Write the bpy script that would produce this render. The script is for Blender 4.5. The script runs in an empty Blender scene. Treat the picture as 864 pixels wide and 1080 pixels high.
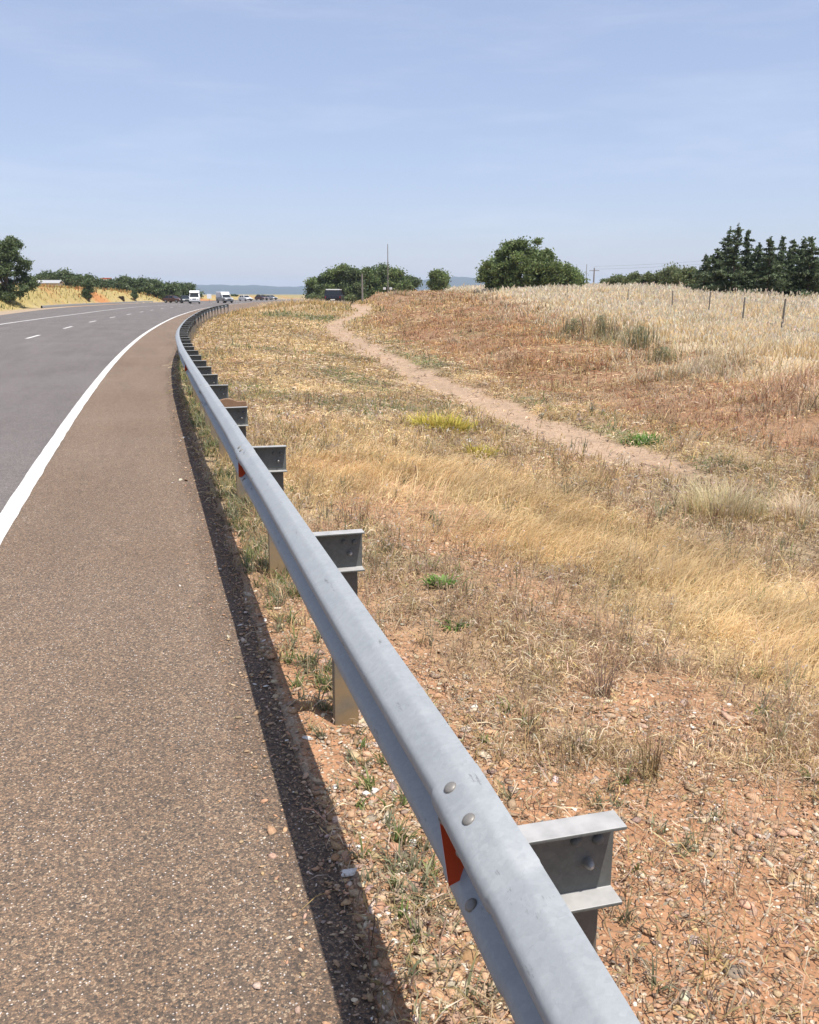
import bpy, math, random
import numpy as np
from mathutils import Vector, Matrix

random.seed(7)
rng = np.random.default_rng(11)
sc = bpy.context.scene
COL = sc.collection
EYE = 1.72
PITCH, YAW, FPX = math.radians(13.8), math.radians(16.2), 935.0

# ------------------------------------------------------------------ helpers
def hash2(ix, iy, seed):
    h = (ix.astype(np.int64) * 374761393 + iy.astype(np.int64) * 668265263 + seed * 1442695041) & 0x7fffffff
    h = ((h ^ (h >> 13)) * 1274126177) & 0x7fffffff
    h = (h ^ (h >> 16)) & 0xffff
    return h / 65535.0

def vnoise(x, y, scale, seed=0):
    x = np.asarray(x, float) / scale + 1000.0; y = np.asarray(y, float) / scale + 1000.0
    ix = np.floor(x); iy = np.floor(y); fx = x - ix; fy = y - iy
    fx = fx * fx * (3 - 2 * fx); fy = fy * fy * (3 - 2 * fy)
    a = hash2(ix, iy, seed); b = hash2(ix + 1, iy, seed)
    c = hash2(ix, iy + 1, seed); d = hash2(ix + 1, iy + 1, seed)
    return (a * (1 - fx) + b * fx) * (1 - fy) + (c * (1 - fx) + d * fx) * fy

def fbm(x, y, scale, seed=0, octv=4):
    s = 0; a = 1; t = 0
    for k in range(octv):
        s = s + a * vnoise(x, y, scale / 2 ** k, seed + 17 * k); t += a; a *= .55
    return s / t

def sstep(a, b, x):
    t = np.clip((np.asarray(x, float) - a) / (b - a), 0, 1)
    return t * t * (3 - 2 * t)

def lerp(a, b, t):
    return a + (b - a) * t

def spline(pts):
    ys = np.array([p[0] for p in pts], float); xs = np.array([p[1] for p in pts], float)
    g = np.arange(ys[0], ys[-1] + .5, .5)
    v = np.interp(g, ys, xs)
    for it in range(3):                      # smooth more with distance
        k = 9
        vp = np.concatenate([v[0] - (v[1:k + 1] - v[0])[::-1], v, v[-1] + (v[-1] - v[-k - 1:-1])[::-1]])
        v = np.convolve(vp, np.ones(2 * k + 1) / (2 * k + 1), 'valid')
    def f(y):
        y = np.asarray(y, float)
        lo = v[0] + (y - g[0]) * (v[1] - v[0]) / .5
        hi = v[-1] + (y - g[-1]) * (v[-1] - v[-2]) / .5
        return np.where(y < g[0], lo, np.where(y > g[-1], hi, np.interp(y, g, v)))
    return f

# plan lines: metres to the right of the camera as a function of metres ahead
Xwhite = spline([(-40, -1.17), (13, -1.17), (18.6, -1.06), (27.3, -.84), (41, -.21), (57, .87), (74, 2.23), (93.5, 4.23),
                 (111, 6.2), (150, 12), (200, 22), (260, 38), (340, 66), (420, 100)])
Xrail0 = spline([(-40, .565), (17, .565), (20.4, .59), (24.9, .81), (33, 1.31), (44, 2.21), (58, 3.5), (77.8, 5.9),
                (98.5, 9.5), (115, 13.2), (135, 18.5), (200, 34), (260, 52), (340, 82), (420, 118)])
def Xrail(y): return Xrail0(y) - .03 * sstep(1.5, .5, y)
Xgrassl = spline([(-40, -15.5), (60, -15.4), (104, -14.8), (125, -14.0), (143, -12.3), (169, -8.4), (205, -1.5), (260, 14), (340, 42), (420, 76)])
Xtrack = spline([(-10, 6.4), (5, 6.1), (9.5, 5.95), (12, 5.92), (15.7, 6.2), (21.5, 6.75), (32, 7.85), (46, 9.3), (54, 10.9), (60, 12.7),
                 (66, 14.9), (74, 17.6), (84, 19.9), (98, 21.8), (130, 28), (420, 130)])
Xfence = spline([(-20, 3), (5, 10.2), (24.3, 19.4), (30.7, 22.6), (47, 29), (64, 33.5), (90, 39), (130, 47), (200, 62)])

Xedge = spline([(-20, 5), (5, 9.4), (10, 10.9), (15.8, 12.6), (20.2, 13.7), (27.2, 16.2), (39, 19.4), (68, 29), (112, 40), (200, 58)])
def Xpave(y): return Xrail(y) - .085
def track_z(y): return np.interp(y, [-10, 5, 20, 50, 95, 140], [-.36, -.38, -.38, -.1, .42, .6])

def mound(x, y):
    return np.exp(-((x - 15.0) / 4.2) ** 2 - ((y - 93) / 11.0) ** 2) + .8 * np.exp(-((x - 24.5) / 3.0) ** 2 - ((y - 92) / 9.0) ** 2)

def ground_z(x, y):
    x = np.asarray(x, float); y = np.asarray(y, float)
    xp = Xpave(y); xt = Xtrack(y); zt = track_z(y)
    u = x - xp
    zv = lerp(-.045, zt, sstep(.05, 1, u / np.maximum(xt - xp - .5, .5)))
    zv = np.where(u < .4, lerp(-.014, zv, sstep(.05, .4, u)), zv)
    v = x - xt - .45
    hb = np.interp(y, [5, 20, 40, 75, 120], [.46, .50, .62, 1.02, 1.2])
    vv = v + (fbm(x, y, 3.5, 11) - .5) * 2.4 * sstep(0, 2, v)
    zb = zt + hb * (.12 * sstep(-.4, 1.5, v) + .74 * sstep(1.6, 4.4, vv) + .14 * sstep(5, 9, v)) + np.interp(y, [20, 70, 115], [.004, .004, .012]) * np.clip(v - 6, 0, 90) - .012 * np.clip(v - 12, 0, 45) * sstep(85, 45, y) * sstep(20, 40, y)
    zb = zb + .16 * sstep(-.9, .1, x - Xedge(y) + (fbm(x, y, 1.7, 63) - .5) * 2.0)
    zb = zb + (fbm(x, y, 2.2, 12) - .5) * .5 * sstep(.8, 3, v) * sstep(11, 6, v)
    z = np.where(v > -.4, np.maximum(zb, zt), zv)
    z = z + (fbm(x, y, 7, 14) - .5) * 1.1 * sstep(25, 60, y) * sstep(1.5, 5, v) * sstep(40, 15, v)
    z = z + mound(x, y) * .55
    # wheel-worn track trough and general unevenness
    z = z - .05 * np.exp(-((x - xt) / .5) ** 2) * (y > 7)
    far = np.hypot(x, y)
    rough = (fbm(x, y, 1.6, 3) - .5) * .09 + (fbm(x, y, 9, 5) - .5) * .22 * sstep(3, 12, u)
    z = z + rough * sstep(.1, 1.2, u) * (1 - .7 * np.exp(-((x - xt) / .6) ** 2))
    z = z + (fbm(x, y, .22, 8, 3) - .5) * .035 * sstep(.15, .5, u)
    # left of the road: gravel strip then a bank
    ul = Xgrassl(y) - x
    hl = np.interp(y, [0, 90, 140, 200, 260], [1.2, 2.1, 3.0, 2.6, 1.2])
    zl = -.06 + hl * sstep(.5, np.interp(y, [100, 140, 210, 260], [10, 4, 4, 8]), ul) + (fbm(x, y, 6, 9) - .5) * .3 * sstep(0, 6, ul)
    zroad = np.full_like(x, -.05)
    z = np.where(x < xp, np.where(ul > 0, zl, zroad + .036 * sstep(-.10, 0, u)), z)
    # far country
    f = sstep(260, 700, far)
    return z * (1 - f) + 1.0 * f

def gz(x, y): return float(ground_z(np.array([x]), np.array([y]))[0])

def mesh_from(name, V, F=None, T=None, col=None, mat=None, smooth=False, parent=None, link=True, extra=None):
    """V (n,3); T (m,3) triangles and/or F list of polygons."""
    me = bpy.data.meshes.new(name)
    V = np.asarray(V, np.float32)
    loops = []; starts = []; n = 0
    if T is not None and len(T):
        T = np.asarray(T, np.int32)
        loops.append(T.ravel()); starts.append(np.arange(len(T)) * T.shape[1]); n = T.size
    if F:
        for f in F:
            loops.append(np.array(f, np.int32)); starts.append(np.array([n])); n += len(f)
    L = np.concatenate(loops).astype(np.int32); S = np.concatenate(starts).astype(np.int32)
    me.vertices.add(len(V)); me.vertices.foreach_set('co', V.ravel())
    me.loops.add(len(L)); me.loops.foreach_set('vertex_index', L)
    me.polygons.add(len(S)); me.polygons.foreach_set('loop_start', S)
    me.update(calc_edges=True); me.validate()
    if smooth: me.polygons.foreach_set('use_smooth', np.ones(len(me.polygons), bool))
    if col is not None:
        a = me.color_attributes.new('Col', 'FLOAT_COLOR', 'POINT')
        c = np.ones((len(V), 4), np.float32); c[:, :3] = col
        a.data.foreach_set('color', c.ravel())
    if extra:
        for k, arr in extra.items():
            a = me.attributes.new(k, 'FLOAT', 'POINT'); a.data.foreach_set('value', np.asarray(arr, np.float32))
    if mat: me.materials.append(mat)
    o = bpy.data.objects.new(name, me)
    if link: COL.objects.link(o)
    if parent: o.parent = parent
    return o

class MB:
    def __init__(s): s.V = []; s.F = []
    def add(s, verts, faces):
        b = len(s.V); s.V += [tuple(v) for v in verts]; s.F += [[b + i for i in f] for f in faces]
    def box(s, c, d, M=None):
        x, y, z = [q / 2 for q in d]
        vs = [Vector((c[0] + i * x, c[1] + j * y, c[2] + k * z)) for i in (-1, 1) for j in (-1, 1) for k in (-1, 1)]
        if M: vs = [M @ v for v in vs]
        s.add(vs, [(0, 1, 3, 2), (4, 6, 7, 5), (0, 4, 5, 1), (2, 3, 7, 6), (0, 2, 6, 4), (1, 5, 7, 3)])
    def prism(s, poly, axis, a, b):
        """poly of (p,q) extruded along an axis between a and b"""
        def P(p, q, t):
            return {0: (t, p, q), 1: (p, t, q), 2: (p, q, t)}[axis]
        n = len(poly)
        vs = [P(p, q, a) for p, q in poly] + [P(p, q, b) for p, q in poly]
        fs = [[i, (i + 1) % n, n + (i + 1) % n, n + i] for i in range(n)] + [list(range(n))[::-1], list(range(n, 2 * n))]
        s.add(vs, fs)
    def tube(s, pts, rad, n=8, cap=True):
        pts = [Vector(p) for p in pts]; b = len(s.V)
        for i, p in enumerate(pts):
            d = (pts[min(i + 1, len(pts) - 1)] - pts[max(i - 1, 0)]).normalized()
            a = d.cross(Vector((0, 0, 1)) if abs(d.z) < .95 else Vector((1, 0, 0))).normalized(); c = d.cross(a)
            r = rad[i] if hasattr(rad, '__len__') else rad
            for k in range(n):
                t = 2 * math.pi * k / n
                s.V.append(tuple(p + a * (r * math.cos(t)) + c * (r * math.sin(t))))
        for i in range(len(pts) - 1):
            for k in range(n):
                k2 = (k + 1) % n
                s.F.append([b + i * n + k, b + i * n + k2, b + (i + 1) * n + k2, b + (i + 1) * n + k])
        if cap:
            s.F.append([b + k for k in range(n)][::-1]); e = b + (len(pts) - 1) * n
            s.F.append([e + k for k in range(n)])
    def dome(s, c, axis, r, h, n=12):
        """low bolt head: dome on a disc"""
        a = Vector(axis).normalized(); t = a.cross(Vector((0, 0, 1)) if abs(a.z) < .9 else Vector((1, 0, 0))).normalized(); q = a.cross(t)
        c = Vector(c); b = len(s.V); prof = [(1, -.3), (1, .15), (.88, .5), (.6, .85), (.25, 1)]
        for pr, ph in prof:
            for k in range(n):
                g = 2 * math.pi * k / n
                s.V.append(tuple(c + t * (r * pr * math.cos(g)) + q * (r * pr * math.sin(g)) + a * (h * ph)))
        for i in range(len(prof) - 1):
            for k in range(n):
                k2 = (k + 1) % n
                s.F.append([b + i * n + k, b + i * n + k2, b + (i + 1) * n + k2, b + (i + 1) * n + k])
        s.F.append([b + (len(prof) - 1) * n + k for k in range(n)])
    def build(s, name, mat, parent=None, smooth=False, bevel=0):
        me = bpy.data.meshes.new(name); me.from_pydata(s.V, [], s.F); me.validate()
        if mat: me.materials.append(mat)
        if smooth: me.polygons.foreach_set('use_smooth', np.ones(len(me.polygons), bool))
        o = bpy.data.objects.new(name, me); COL.objects.link(o)
        if parent: o.parent = parent
        if bevel:
            m = o.modifiers.new('edge', 'BEVEL'); m.width = bevel; m.segments = 2; m.limit_method = 'ANGLE'
        return o

def tag(o, label=None, cat=None, group=None, kind=None):
    if label: o['label'] = label
    if cat: o['category'] = cat
    if group: o['group'] = group
    if kind: o['kind'] = kind
    return o

def empty(name, loc, rz=0):
    o = bpy.data.objects.new(name, None); COL.objects.link(o); o.location = loc; o.rotation_euler = (0, 0, rz)
    o.empty_display_size = .2
    return o

def copy_tree(o, parent=None):
    c = o.copy(); COL.objects.link(c)
    if parent: c.parent = parent
    for ch in list(o.children): copy_tree(ch, c)
    return c

def sight(px, py, D):
    """the place D metres off in the direction of a picture point (used to lay out far things on the plan)"""
    X = (px - 432) / FPX; Y = -(py - 540) / FPX
    F = Vector((math.sin(YAW) * math.cos(PITCH), math.cos(YAW) * math.cos(PITCH), -math.sin(PITCH)))
    R = Vector((math.cos(YAW), -math.sin(YAW), 0)); U = Vector((math.sin(YAW) * math.sin(PITCH), math.cos(YAW) * math.sin(PITCH), math.cos(PITCH)))
    d = F + R * X + U * Y; d *= D / math.hypot(d.x, d.y)
    return Vector((d.x, d.y, d.z + EYE))

# ------------------------------------------------------------------ materials
def mat(name):
    m = bpy.data.materials.new(name); m.use_nodes = True
    nt = m.node_tree; b = nt.nodes['Principled BSDF']
    return m, nt, b

def N(nt, typ, **kw):
    n = nt.nodes.new(typ)
    for k, v in kw.items():
        if k in n.inputs: n.inputs[k].default_value = v
        else: setattr(n, k, v)
    return n

def mixc(nt, fac, a, b, blend='MIX'):
    n = nt.nodes.new('ShaderNodeMix'); n.data_type = 'RGBA'; n.blend_type = blend
    for sock, v in ((n.inputs[0], fac), (n.inputs[6], a), (n.inputs[7], b)):
        if isinstance(v, (int, float)): sock.default_value = v
        elif isinstance(v, tuple): sock.default_value = (*v, 1) if len(v) == 3 else v
        else: nt.links.new(v, sock)
    return n.outputs[2]

def ramp(nt, src, stops, interp='LINEAR'):
    r = nt.nodes.new('ShaderNodeValToRGB'); r.color_ramp.interpolation = interp
    e = r.color_ramp.elements
    while len(e) < len(stops): e.new(.5)
    for q, (p, c) in zip(e, stops):
        q.position = p; q.color = (c, c, c, 1) if isinstance(c, (int, float)) else (*c, 1)
    nt.links.new(src, r.inputs[0]); return r.outputs[0]

def noise(nt, vec, scale, detail=4, rough=.55):
    n = N(nt, 'ShaderNodeTexNoise', Scale=scale, Detail=detail, Roughness=rough)
    nt.links.new(vec, n.inputs['Vector']); return n.outputs['Fac']

def voro(nt, vec, scale, feature='F1'):
    n = N(nt, 'ShaderNodeTexVoronoi', feature=feature, Scale=scale)
    nt.links.new(vec, n.inputs['Vector']); return n

def bump(nt, height, strength, dist, b, prev=None):
    n = N(nt, 'ShaderNodeBump', Strength=strength, Distance=dist)
    nt.links.new(height, n.inputs['Height'])
    if prev: nt.links.new(prev, n.inputs['Normal'])
    nt.links.new(n.outputs[0], b.inputs['Normal']); return n.outputs[0]

def sep(nt, col):
    s = nt.nodes.new('ShaderNodeSeparateColor'); nt.links.new(col, s.inputs[0]); return s.outputs

def math_n(nt, op, a, b=None, clamp=False):
    n = nt.nodes.new('ShaderNodeMath'); n.operation = op; n.use_clamp = clamp
    for i, v in enumerate((a, b)):
        if v is None: continue
        if isinstance(v, (int, float)): n.inputs[i].default_value = v
        else: nt.links.new(v, n.inputs[i])
    return n.outputs[0]

def plain(name, col, rough=.6, metal=0, var=.12, scale=8, spec=.5):
    m, nt, b = mat(name)
    tc = nt.nodes.new('ShaderNodeTexCoord')
    f = noise(nt, tc.outputs['Object'], scale)
    c = mixc(nt, f, tuple(q * (1 - var) for q in col), tuple(min(1, q * (1 + var)) for q in col))
    nt.links.new(c, b.inputs['Base Color'])
    b.inputs['Roughness'].default_value = rough; b.inputs['Metallic'].default_value = metal
    b.inputs['Specular IOR Level'].default_value = spec
    return m

def aggregate(name, base_a, base_b, stone_stops, fleck, cell=120, flecks=.06, patch=(.85, 1.12)):
    """chip-seal surface: packed stones of many colours set in binder"""
    m, nt, b = mat(name)
    g0 = nt.nodes.new('ShaderNodeNewGeometry').outputs['Position']
    nz = N(nt, 'ShaderNodeTexNoise', Scale=cell * .9, Detail=2.0); nt.links.new(g0, nz.inputs['Vector'])
    vm = nt.nodes.new('ShaderNodeVectorMath'); vm.operation = 'MULTIPLY_ADD'
    nt.links.new(nz.outputs['Color'], vm.inputs[0]); vm.inputs[1].default_value = (1 / cell,) * 3; nt.links.new(g0, vm.inputs[2]); g = vm.outputs[0]
    v1 = voro(nt, g, cell); v2 = voro(nt, g, cell * .62)
    r = sep(nt, v1.outputs['Color'])
    stones = ramp(nt, r[0], stone_stops)
    r2 = sep(nt, v2.outputs['Color'])
    stones2 = ramp(nt, r2[1], stone_stops)
    big = ramp(nt, r2[2], [(.55, 0.), (.6, 1.)])
    c = mixc(nt, big, stones, stones2)
    # binder between stones
    gap = ramp(nt, v1.outputs['Distance'], [(.25, 0.), (.7, 1.)])
    c = mixc(nt, math_n(nt, 'MULTIPLY', gap, .6), c, base_a)
    # pale flecks
    v3 = voro(nt, g, cell * .8); r3 = sep(nt, v3.outputs['Color'])
    fm = math_n(nt, 'MULTIPLY', ramp(nt, r3[0], [(1 - flecks, 0.), (1 - flecks + .01, 1.)]), ramp(nt, v3.outputs['Distance'], [(.30, 1.), (.42, 0.)]))
    c = mixc(nt, fm, c, fleck)
    # broad patches and streaks along the road
    mp = N(nt, 'ShaderNodeMapping'); mp.inputs['Scale'].default_value = (1, .12, 1); nt.links.new(g, mp.inputs[0])
    p1 = noise(nt, mp.outputs[0], 1.6, 5); p2 = noise(nt, g, 5, 4); p3 = noise(nt, g, .35, 3)
    pm = math_n(nt, 'ADD', math_n(nt, 'MULTIPLY', p1, .5), math_n(nt, 'ADD', math_n(nt, 'MULTIPLY', p2, .25), math_n(nt, 'MULTIPLY', p3, .25)))
    pv = ramp(nt, pm, [(.3, patch[0]), (.7, patch[1])])
    c = mixc(nt, 1., c, pv, 'MULTIPLY')
    tint = ramp(nt, p3, [(.35, base_b), (.65, (1, 1, 1))])
    c = mixc(nt, .5, c, tint, 'MULTIPLY')
    ed = N(nt, 'ShaderNodeAttribute', attribute_name='edge').outputs['Fac']
    c = mixc(nt, math_n(nt, 'MULTIPLY', ed, ramp(nt, p2, [(.35, .35), (.6, 1.)])), c, mixc(nt, 1., c, (.78, .76, .75), 'MULTIPLY'))
    nt.links.new(c, b.inputs['Base Color'])
    b.inputs['Roughness'].default_value = .85; b.inputs['Specular IOR Level'].default_value = .3
    h = math_n(nt, 'SUBTRACT', 1., v1.outputs['Distance'])
    bump(nt, h, .55, .006, b)
    return m

STONES = [(0, (.05, .045, .04)), (.2, (.105, .08, .06)), (.45, (.165, .117, .081)), (.65, (.215, .145, .097)), (.85, (.30, .195, .12)), (1, (.40, .31, .215))]
M_SHOULDER = aggregate('shoulder_chipseal', (.072, .056, .044), (.96, .88, .80), STONES, (.50, .46, .42), 165, .06, (.86, 1.28))
ROADST = [(0, (.075, .068, .064)), (.3, (.125, .110, .102)), (.7, (.165, .142, .130)), (1, (.25, .22, .20))]
M_ROAD = aggregate('road_asphalt', (.10, .09, .084), (.96, .93, .91), ROADST, (.45, .43, .41), 120, .02, (.76, 1.2))

def paint_mat():
    m, nt, b = mat('road_paint')
    g = nt.nodes.new('ShaderNodeNewGeometry').outputs['Position']
    w = ramp(nt, noise(nt, g, 60, 5, .7), [(.40, .0), (.50, 1.)])
    d = ramp(nt, noise(nt, g, 3, 4), [(.3, (.55, .53, .49)), (.7, (.74, .73, .70))])
    nt.links.new(mixc(nt, w, (.25, .22, .2), d), b.inputs['Base Color'])
    b.inputs['Roughness'].default_value = .7
    bump(nt, voro(nt, g, 95).outputs['Distance'], .3, .004, b)
    return m
M_PAINT = paint_mat()

def ground_mat():
    m, nt, b = mat('dry_soil')
    g = nt.nodes.new('ShaderNodeNewGeometry').outputs['Position']
    a = N(nt, 'ShaderNodeVertexColor', layer_name='Col').outputs['Color']
    gr = N(nt, 'ShaderNodeAttribute', attribute_name='gravel').outputs['Fac']
    n1 = noise(nt, g, 5, 8, .72); n2 = noise(nt, g, 40, 4, .6); n3 = noise(nt, g, .4, 3)
    k = math_n(nt, 'ADD', math_n(nt, 'MULTIPLY', n1, .5), math_n(nt, 'ADD', math_n(nt, 'MULTIPLY', n2, .3), math_n(nt, 'MULTIPLY', n3, .2)))
    c = mixc(nt, 1., a, ramp(nt, k, [(.30, .45), (.5, 1.), (.70, 1.5)]), 'MULTIPLY')
    # embedded small stones
    v = voro(nt, g, 48); s = sep(nt, v.outputs['Color'])
    stone = ramp(nt, s[0], [(0, (.11, .085, .065)), (.2, (.26, .16, .09)), (.55, (.38, .25, .15)), (.85, (.48, .36, .24)), (1, (.58, .50, .40))])
    body = ramp(nt, v.outputs['Distance'], [(.3, 1.), (.46, 0.)])
    pick = math_n(nt, 'GREATER_THAN', math_n(nt, 'ADD', gr, math_n(nt, 'MULTIPLY', n1, .4)), math_n(nt, 'ADD', math_n(nt, 'MULTIPLY', s[1], .9), .25))
    f = math_n(nt, 'MULTIPLY', body, pick)
    c = mixc(nt, f, c, stone)
    v2 = voro(nt, g, 110); s2 = sep(nt, v2.outputs['Color'])
    f2 = math_n(nt, 'MULTIPLY', ramp(nt, v2.outputs['Distance'], [(.3, 1.), (.45, 0.)]), math_n(nt, 'GREATER_THAN', s2[1], .6))
    c = mixc(nt, math_n(nt, 'MULTIPLY', f2, .6), c, ramp(nt, s2[0], [(0, (.12, .09, .07)), (.5, (.28, .17, .10)), (1, (.46, .36, .26))]))
    nt.links.new(c, b.inputs['Base Color'])
    b.inputs['Roughness'].default_value = .95; b.inputs['Specular IOR Level'].default_value = .15
    h = math_n(nt, 'ADD', math_n(nt, 'MULTIPLY', f, .7), math_n(nt, 'ADD', math_n(nt, 'MULTIPLY', f2, .25), n2))
    bump(nt, h, .7, .012, b)
    return m
M_GROUND = ground_mat()

def foliage_mat(name, trans=.3, rough=.6, ns=0, spec=.25):
    m, nt, b = mat(name)
    a = N(nt, 'ShaderNodeVertexColor', layer_name='Col').outputs['Color']
    if ns:
        g = nt.nodes.new('ShaderNodeNewGeometry').outputs['Position']
        a = mixc(nt, 1., a, ramp(nt, noise(nt, g, ns, 3), [(.3, .75), (.7, 1.25)]), 'MULTIPLY')
    nt.links.new(a, b.inputs['Base Color']); b.inputs['Roughness'].default_value = rough
    b.inputs['Specular IOR Level'].default_value = spec
    t = nt.nodes.new('ShaderNodeBsdfTranslucent'); nt.links.new(a, t.inputs['Color'])
    mx = nt.nodes.new('ShaderNodeMixShader'); mx.inputs[0].default_value = trans
    nt.links.new(b.outputs[0], mx.inputs[1]); nt.links.new(t.outputs[0], mx.inputs[2])
    nt.links.new(mx.outputs[0], nt.nodes['Material Output'].inputs['Surface'])
    return m
M_GRASS = foliage_mat('dry_grass', .42, .7, 2.0)
M_LEAF = foliage_mat('tree_leaf', .38, .5, .6)
M_STONE = None
def stone_mat():
    m, nt, b = mat('pebble_stone')
    a = N(nt, 'ShaderNodeVertexColor', layer_name='Col').outputs['Color']
    g = nt.nodes.new('ShaderNodeNewGeometry').outputs['Position']
    n = noise(nt, g, 160, 4)
    nt.links.new(mixc(nt, 1., a, ramp(nt, n, [(.3, .75), (.7, 1.2)]), 'MULTIPLY'), b.inputs['Base Color'])
    b.inputs['Roughness'].default_value = .85; b.inputs['Specular IOR Level'].default_value = .25
    bump(nt, n, .3, .004, b); return m
M_STONE = stone_mat()

def steel_mat(name, a, c2, rust=.0, metal=.35, rough=.5, lit_dust=None):
    m, nt, b = mat(name)
    tc = nt.nodes.new('ShaderNodeNewGeometry').outputs['Position']
    v = voro(nt, tc, 75); s = sep(nt, v.outputs['Color'])
    n = noise(nt, tc, 9, 6, .65); n2 = noise(nt, tc, 130, 6, .7)
    k = math_n(nt, 'ADD', math_n(nt, 'MULTIPLY', n, .45), math_n(nt, 'ADD', math_n(nt, 'MULTIPLY', s[0], .15), math_n(nt, 'MULTIPLY', n2, .40)))
    c = ramp(nt, k, [(.3, a), (.7, c2)])
    # small dark scuffs, drawn out along the road
    mp = N(nt, 'ShaderNodeMapping'); mp.inputs['Scale'].default_value = (9, 2.2, 9); nt.links.new(tc, mp.inputs[0])
    sc_ = ramp(nt, noise(nt, mp.outputs[0], 2.3, 6, .75), [(.62, 0.), (.67, 1.)])
    c = mixc(nt, math_n(nt, 'MULTIPLY', sc_, .6), c, (.10, .095, .09))
    if lit_dust:  # up-facing faces made pale: sunlight painted in, partly a dusty film
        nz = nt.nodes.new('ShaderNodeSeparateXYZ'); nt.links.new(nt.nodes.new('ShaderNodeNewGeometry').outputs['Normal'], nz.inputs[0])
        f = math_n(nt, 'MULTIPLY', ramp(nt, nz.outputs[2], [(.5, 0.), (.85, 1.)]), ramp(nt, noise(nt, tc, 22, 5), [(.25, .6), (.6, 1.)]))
        c = mixc(nt, f, c, lit_dust)
    if rust:
        z = nt.nodes.new('ShaderNodeSeparateXYZ'); nt.links.new(tc, z.inputs[0])
        low = nt.nodes.new('ShaderNodeMapRange'); low.inputs[1].default_value = .6; low.inputs[2].default_value = -.05
        nt.links.new(z.outputs[2], low.inputs[0])
        f = math_n(nt, 'MULTIPLY', low.outputs[0], ramp(nt, noise(nt, tc, 6, 5), [(.25, .15), (.6, 1.)]))
        c = mixc(nt, math_n(nt, 'MULTIPLY', f, rust, True), c, (.30, .20, .09))
    nt.links.new(c, b.inputs['Base Color'])
    b.inputs['Metallic'].default_value = metal
    nt.links.new(ramp(nt, n, [(.3, rough - .08), (.7, rough + .12)]), b.inputs['Roughness'])
    bump(nt, n2, .12, .002, b)
    return m
M_RAIL = steel_mat('galvanised_beam', (.25, .263, .268), (.325, .34, .344), metal=.10, rough=.52)
M_POST = steel_mat('galvanised_post', (.085, .09, .085), (.15, .15, .135), rust=1.0, metal=.05, rough=.65)
M_BLOCK = steel_mat('galvanised_block', (.075, .082, .078), (.135, .14, .13), metal=.05, rough=.6, lit_dust=(.36, .35, .335))  # dark base paints the web's shade, pale tops paint the sun on dusty flanges
M_BOLT = plain('bolt_zinc', (.30, .29, .27), .45, .5)
M_RUSTBOLT = plain('bolt_weathered', (.20, .185, .165), .5, .3, .3, 60)
M_RED = plain('reflector_red', (.62, .075, .02), .35, 0, .08, 30)
M_RUSTY = plain('weathered_timber', (.22, .13, .075), .85, 0, .3, 14)
M_BARK = plain('bark', (.11, .085, .065), .9, 0, .35, 5)
M_WOODPOST = plain('grey_timber', (.15, .135, .115), .9, 0, .35, 12)
M_WIRE = plain('fence_wire', (.22, .21, .2), .5, .5)
M_POLE = plain('pole_timber', (.20, .18, .16), .85, 0, .2, 3)
M_CERAMIC = plain('pale_insulator', (.7, .7, .68), .4)
M_WHITE = plain('white_paint', (.76, .76, .75), .3, 0, .03)
M_SILVER = plain('silver_paint', (.38, .39, .40), .3, .4, .03)
M_BLACKP = plain('black_paint', (.012, .013, .017), .25, 0, .05)
M_DARKRED = plain('maroon_paint', (.10, .045, .035), .3, 0, .05)
M_GREYP = plain('dark_grey_paint', (.035, .04, .045), .3, 0, .05)
M_GLASS = plain('tinted_glass', (.015, .018, .02), .08, 0, .02)
M_TYRE = plain('tyre_rubber', (.02, .02, .02), .85)
M_RIM = plain('alloy_rim', (.35, .35, .36), .35, .7)
M_LAMP = plain('lamp_lens', (.75, .75, .72), .15)
M_TAIL = plain('tail_lens', (.2, .015, .015), .2)
M_ROOF = plain('metal_roof', (.34, .34, .335), .5, 0, .06)
M_WALL = plain('pale_render', (.55, .50, .44), .85, 0, .06)
M_SIGNRED = plain('sign_red', (.55, .10, .05), .5, 0, .06)
M_SIGNPALE = plain('sign_pale', (.65, .60, .55), .5, 0, .06)
M_HILL = plain('far_wooded_hill', (.03, .05, .055), .95, 0, .35, .02)

# ------------------------------------------------------------------ ground sheet
def in_track(x, y):
    w = np.interp(y, [7, 9.5, 12, 20, 45, 90], [.1, .42, .5, .6, .72, .85])
    e = (fbm(x, y, .9, 31, 3) - .5) * .75
    d = np.abs(x - Xtrack(y)) + e * np.interp(y, [9, 40], [1, 1.6])
    led = 1 - sstep(.5, 1.1, np.hypot((x - 9.7) / 1.0, (y - 11.75 - (x - 9.7) * .1) / .16) + e)
    return np.maximum((1 - sstep(w * .8, w * 1.15, d)) * sstep(8.6, 10.2, y + (x - 6) * .6 + e), led)

GOLD = np.array([(2.4, 8.9), (2.75, 7.2), (3.3, 5.7), (3.5, 4.7), (3.6, 3.6), (4.2, 2.4)])
def dist_line(x, y, L):
    d = np.full(np.shape(x), 1e9)
    for (ax, ay), (bx, by) in zip(L[:-1], L[1:]):
        t = np.clip(((x - ax) * (bx - ax) + (y - ay) * (by - ay)) / ((bx - ax) ** 2 + (by - ay) ** 2), 0, 1)
        d = np.minimum(d, np.hypot(x - ax - t * (bx - ax), y - ay - t * (by - ay)))
    return d
def gold_mask(x, y):
    d = dist_line(x, y, GOLD) + (fbm(x, y, 1.3, 41) - .5) * 2.2
    g = 1 - sstep(.35, 1.5, d)
    far = sstep(.48, .75, fbm(x, y, 3.0, 43)) * sstep(6, 10, y) * sstep(1.0, 2.2, x - Xpave(y))
    return np.clip(g * .95 + far * .6, 0, 1)
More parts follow.
